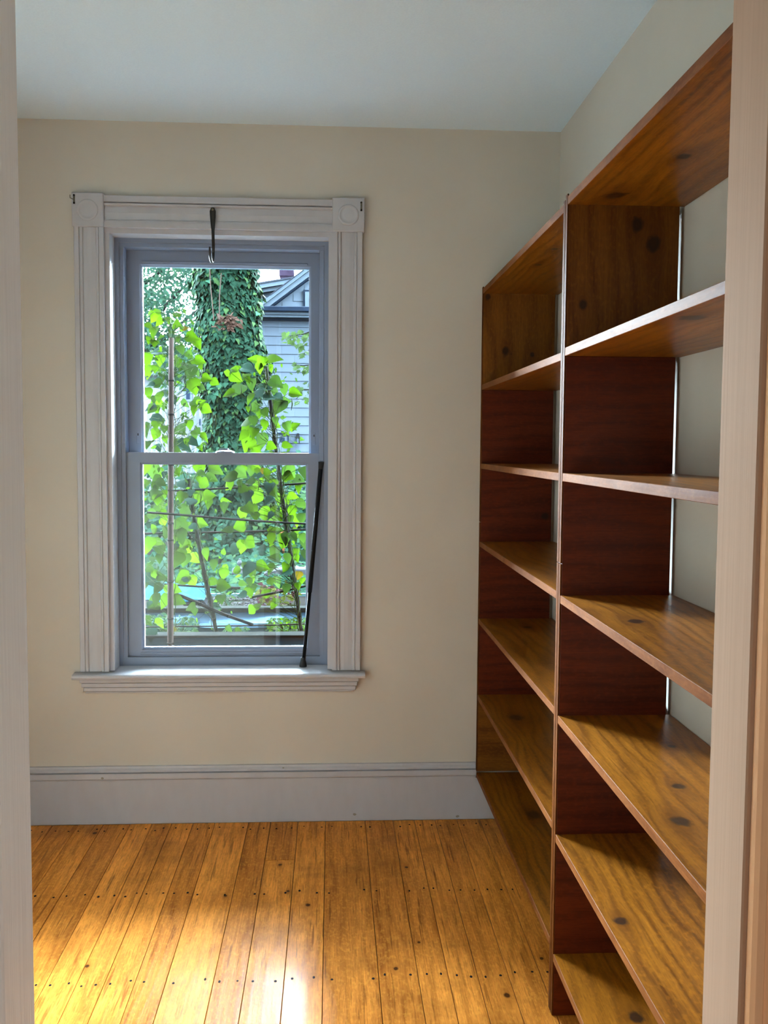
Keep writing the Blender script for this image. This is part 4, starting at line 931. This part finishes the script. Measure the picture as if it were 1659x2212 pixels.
fn = empty('picket_fence', at(405, 960, 17.0), label='white picket fence in front of the white house', cat='fence')
f0, f1 = at(380, 870, 17.0), at(450, 990, 17.0)
for i in range(14):
    x = f0.x - 0.5 + i * 0.085; b = MB(); b.prism([(x, 0.46), (x + 0.05, 0.46), (x + 0.05, f0.z - 0.05), (x + 0.025, f0.z), (x, f0.z - 0.05)], 'y', 17.0, 17.02); b.build('picket', M['whitehouse'], fn)
b = MB(); b.box(f0.x - 0.55, f0.x + 0.75, 17.021, 17.05, 0.8, 0.87); b.box(f0.x - 0.55, f0.x + 0.75, 17.021, 17.05, 1.6, 1.67); b.build('fence_rail', M['whitehouse'], fn)
gt = empty('wooden_gate', at(436, 990, 13.0), label='grey wooden gate boards left of the ivy tree', cat='gate')
for i in range(3):
    g = at(424 + i * 9, 942, 13.0); b = MB(); b.box(g.x, g.x + 0.052, 13.0, 13.02, 0.455, g.z); b.build('gate_board', M['plank'], gt)

# ---- second bed, tarp, rocks, statue, slab, plants
bed2 = empty('raised_bed', (-0.7, 6.4, -0.05), label='raised bed draped with grey plastic sheeting, farther back', cat='raised bed', group='raised beds')
b = MB(); b.box(-2.6, 1.4, 6.16, 6.25, 0.285, 0.315); b.build('cap_rail', M['rail'], bed2, bevel=0.003)
b = MB(); b.box(-2.6, 1.4, 6.20, 6.24, -0.04, 0.284); b.build('board', M['plank'], bed2)
b = MB(); b.box(-2.6, -2.56, 6.242, 7.40, -0.04, 0.284); b.build('end_board', M['plank'], bed2)
b = MB(); b.box(1.36, 1.4, 6.242, 7.40, -0.04, 0.284); b.build('end_board', M['plank'], bed2)
b = MB(); b.box(-2.56, 1.36, 7.36, 7.40, -0.04, 0.22); b.build('back_board', M['plank'], bed2)
b = MB(); b.box(-2.555, 1.355, 6.245, 7.355, -0.04, 0.20); b.build('bed_soil', M['soil'], bed2)
b = MB(); nx = 60
for i in range(nx):
    xa, xb = -2.5 + 3.8 * i / nx, -2.5 + 3.8 * (i + 1) / nx
    prof_ = [(6.19, 0.281), (6.175, 0.25), (6.165, 0.215), (6.17, 0.185)]
    for j in range(3):
        wv = lambda x, j_: 0.010 * math.sin(x * 9 + j_ * 1.3) + 0.006 * math.sin(x * 23 + j_)
        b.quad((xa, prof_[j][0] + wv(xa, j), prof_[j][1]), (xb, prof_[j][0] + wv(xb, j), prof_[j][1]), (xb, prof_[j + 1][0] + wv(xb, j + 1), prof_[j + 1][1]), (xa, prof_[j + 1][0] + wv(xa, j + 1), prof_[j + 1][1]))
b.build('plastic_sheet', M['tarp'], bed2, smooth=True)
b = MB(); n_ = 24; rows = []
for i in range(n_):
    for j in range(8):
        x = -2.0 + 1.15 * i / (n_ - 1); y = 6.30 + 0.5 * j / 7; b.v.append((x, y, 0.33 + 0.05 * math.sin(i * 0.9 + j * 1.7) * (0.3 + j / 8) + 0.05 * math.exp(-((j - 4) / 2.5) ** 2)))
for i in range(n_ - 1):
    for j in range(7): b.f.append((i * 8 + j, i * 8 + 8 + j, i * 8 + 9 + j, i * 8 + j + 1)); b.mi.append(0)
o = b.build('blue_tarp', M['bluetarp'], smooth=True, label='crumpled turquoise tarp behind the sheeted bed', cat='tarp')
sm = o.modifiers.new('thickness', 'SOLIDIFY'); sm.thickness = 0.004
def blob(name, c, rad, mat, label, cat, group=None, parent=None, seed=0):
    bm = bmesh.new(); bmesh.ops.create_icosphere(bm, subdivisions=3, radius=1)
    rr = random.Random(seed)
    ph = [rr.uniform(0, 6.28) for _ in range(6)]
    for v in bm.verts:
        n = 1 + 0.16 * math.sin(v.co.x * 3 + ph[0]) * math.sin(v.co.y * 4 + ph[1]) + 0.1 * math.sin(v.co.z * 5 + ph[2] + v.co.x * 3)
        v.co = Vector((v.co.x * rad[0] * n + c[0], v.co.y * rad[1] * n + c[1], v.co.z * rad[2] * n + c[2]))
    me = bpy.data.meshes.new(name); bm.to_mesh(me); bm.free(); me.materials.append(mat)
    return tag(link(bpy.data.objects.new(name, me), parent), label=label, cat=cat, group=group)
p = Vector((at(432, 1272, 7.2).x, 7.2, 0.225)); blob('garden_rock', p, (0.075, 0.07, 0.022), M['stone'], 'long pale rock lying in the ivy', 'rock', 'garden rocks', seed=1)
p = Vector((at(440, 1300, 6.7).x, 6.7, 0.24)); blob('garden_rock', p, (0.045, 0.05, 0.05), M['rock'], 'dark grey pointed rock behind the sheeted bed', 'rock', 'garden rocks', seed=2)
p = Vector((at(412, 1292, 6.9).x, 6.9, 0.235)); blob('garden_rock', p, (0.06, 0.05, 0.04), M['rock'], 'dark grey rounded rock left of the pointed one', 'rock', 'garden rocks', seed=5)

st = empty('stone_statue', at(517, 1256, 8.7), label='small pale stone statue of a seated figure in the ivy', cat='statue')
sc_ = at(518, 1256, 8.7); zz0 = sc_.z
bm = bmesh.new()
def ell(bm, c, r, su=16, sv=12):
    res = bmesh.ops.create_uvsphere(bm, u_segments=su, v_segments=sv, radius=1)
    for v in res['verts']: v.co = Vector((v.co.x * r[0] + c[0], v.co.y * r[1] + c[1], v.co.z * r[2] + c[2]))
ell(bm, (sc_.x, 8.7, zz0 + 0.015), (0.085, 0.06, 0.03)); ell(bm, (sc_.x - 0.05, 8.67, zz0 + 0.03), (0.04, 0.035, 0.018)); ell(bm, (sc_.x + 0.05, 8.67, zz0 + 0.03), (0.04, 0.035, 0.018))
ell(bm, (sc_.x, 8.7, zz0 + 0.075), (0.048, 0.034, 0.062)); ell(bm, (sc_.x, 8.7, zz0 + 0.115), (0.058, 0.03, 0.024))
ell(bm, (sc_.x - 0.055, 8.69, zz0 + 0.085), (0.016, 0.018, 0.042)); ell(bm, (sc_.x + 0.055, 8.69, zz0 + 0.085), (0.016, 0.018, 0.042)); ell(bm, (sc_.x, 8.665, zz0 + 0.05), (0.03, 0.018, 0.012)); ell(bm, (sc_.x, 8.7, zz0 + 0.138), (0.014, 0.014, 0.018))
me = bpy.data.meshes.new('body'); bm.to_mesh(me); bm.free(); me.materials.append(M['stone']); me.polygons.foreach_set('use_smooth', [True] * len(me.polygons)); link(bpy.data.objects.new('body', me), st)
bm = bmesh.new(); ell(bm, (sc_.x, 8.698, zz0 + 0.172), (0.0215, 0.023, 0.027)); ell(bm, (sc_.x, 8.7, zz0 + 0.201), (0.010, 0.010, 0.010)); ell(bm, (sc_.x - 0.0215, 8.7, zz0 + 0.166), (0.003, 0.006, 0.012)); ell(bm, (sc_.x + 0.0215, 8.7, zz0 + 0.166), (0.003, 0.006, 0.012)); ell(bm, (sc_.x, 8.675, zz0 + 0.169), (0.003, 0.004, 0.007)); ell(bm, (sc_.x, 8.677, zz0 + 0.158), (0.007, 0.003, 0.002))
for sx in (-1, 1): ell(bm, (sc_.x + sx * 0.009, 8.6775, zz0 + 0.176), (0.005, 0.003, 0.002))
me = bpy.data.meshes.new('head'); bm.to_mesh(me); bm.free(); me.materials.append(M['stone']); me.polygons.foreach_set('use_smooth', [True] * len(me.polygons)); link(bpy.data.objects.new('head', me), st)

sl = at(620, 1236, 8.8)
bn = empty('stone_slab_bench', (sl.x, 8.8, gz(8.8)), label='low grey stone slab on short blocks behind the right pole', cat='bench')
b = MB(); b.prism([(sl.x - 0.24, sl.z - 0.04), (sl.x + 0.42, sl.z - 0.05), (sl.x + 0.42, sl.z + 0.02), (sl.x + 0.2, sl.z + 0.055), (sl.x - 0.02, sl.z + 0.06), (sl.x - 0.18, sl.z + 0.03), (sl.x - 0.24, sl.z - 0.02)], 'y', 8.6, 9.0); b.build('slab', M['stone'], bn, bevel=0.008)
for dx in (-0.12, 0.28):
    b = MB(); b.box(sl.x + dx - 0.05, sl.x + dx + 0.05, 8.68, 8.92, gz(8.8) - 0.05, sl.z - 0.046); b.build('leg', M['rock'], bn)
pp = at(607, 1222, 9.05)
ps = empty('stone_post', (pp.x, 9.07, gz(9.07)), label='short grey stone post behind the slab bench', cat='post')
b = MB(); b.lathe((pp.x, 9.10, 0), [(0.028, gz(9.1) - 0.05), (0.024, pp.z + 0.03)], 'z', 12); b.build('shaft', M['stone'], ps, smooth=True)
b = MB(); b.lathe((pp.x, 9.10, 0), [(0.034, pp.z + 0.03), (0.036, pp.z + 0.05), (0.02, pp.z + 0.075)], 'z', 12); b.build('cap', M['rock'], ps, smooth=True)
og = empty('garden_stake', at(613, 1262, 9.3), label='slender orange garden stake with rounded head behind the leaves', cat='ornament')
b = MB(); b.tube([at(617, 1250, 9.3), at(615, 1215, 9.3), at(612, 1185, 9.3), at(611, 1160, 9.3)], [0.008, 0.011, 0.010, 0.012], 8); b.build('stake', M['orange'], og, smooth=True)
blob('stake_head', at(611, 1152, 9.3), (0.032, 0.03, 0.026), M['orange'], None, None, parent=og, seed=3)

def clump(name, label, cat, x0, x1, y0, y1, Ya, Yb, n, shape, mats, smin, smax, group=None, upn=0.8, each=0):
    """a leafy plant: a stem with separate leaves (each) or joined small foliage"""
    c = at((x0 + x1) / 2, y1, (Ya + Yb) / 2)
    e = empty(name, c, label=label, cat=cat, group=group)
    q = MB(); s2 = MB()
    for i in range(n):
        p = at(R.uniform(x0, x1), R.uniform(y0, y1), R.uniform(Ya, Yb)); nrm = Vector((0, -0.6, upn)) + rnd(0.45); d = Vector((R.uniform(-1, 1), -0.4, -0.2)) + rnd(0.3); mi = R.randrange(len(mats))
        if i < each: leaf_obj(FM[(id(shape), mats[mi].name)] if (id(shape), mats[mi].name) in FM else FM.setdefault((id(shape), mats[mi].name), flat_mesh(shape, mats[mi], 'leaf')), p, nrm, d, R.uniform(smin, smax), e)
        else: add_leaf(q, shape, p, nrm, d, R.uniform(smin, smax), mi)
        if i % 5 == 0: s2.tube([c + Vector((0, 0, -0.02)) + rnd(0.01), (c + p) / 2 + rnd(0.01), p], 0.0016, 4, cap=False)
    s2.build('stalk', M['stem'], e)
    if q.f:
        me = bpy.data.meshes.new('foliage'); me.from_pydata(q.v, [], q.f)
        for m_ in mats: me.materials.append(m_)
        me.polygons.foreach_set('material_index', q.mi); tag(link(bpy.data.objects.new('foliage', me), e), kind='stuff')
    return e
FM = {}
clump('herb_plant', 'bushy green herb at the right end of the near bed', 'herb', 578, 664, 1334, 1372, 4.75, 5.2, 420, OVAL, [M['herb'], M['bean_b']], 0.016, 0.028, 'herbs in the near bed')
clump('herb_plant', 'low leafy herb in the middle of the near bed', 'herb', 470, 535, 1354, 1374, 4.75, 5.0, 70, OVAL, [M['herb'], M['hosta']], 0.025, 0.04, 'herbs in the near bed', each=30)
clump('herb_plant', 'pale leafy herb at the left end of the near bed', 'herb', 308, 425, 1326, 1374, 4.75, 5.2, 210, OVAL, [M['hosta'], M['herb']], 0.025, 0.045, 'herbs in the near bed', each=60)
clump('coleus_plant', 'coleus with maroon and lime leaves right of centre', 'plant', 556, 642, 1262, 1312, 6.6, 7.1, 150, OVAL, [M['lime'], M['coleus'], M['lime']], 0.035, 0.065, each=90)
clump('hosta_plant', 'pale blue-green plant at the left behind the thick pole', 'plant', 306, 372, 1205, 1296, 7.5, 8.0, 130, OVAL, [M['hosta'], M['herb']], 0.06, 0.11, each=80)
clump('grass_tuft', 'tuft of thin pale grass beside the pebbles', 'grass', 482, 500, 1268, 1312, 6.6, 6.9, 60, [(0, 0), (.5, .03), (1, 0), (.5, -.03)], [M['hosta']], 0.08, 0.12, upn=0.1)
q = MB()
for i in range(420):
    p = Vector((R.uniform(-1.0, -0.45), R.uniform(6.4, 7.3), 0.207)); r = R.uniform(0.006, 0.016)
    q.lathe(p, [(r * 0.6, -r * 0.5), (r, 0), (r * 0.6, r * 0.5)], 'z', 6)
q.build('pebbles', M['pebble'], label='pale pebbles on the soil behind the sheeted bed', cat='gravel', kind='stuff')
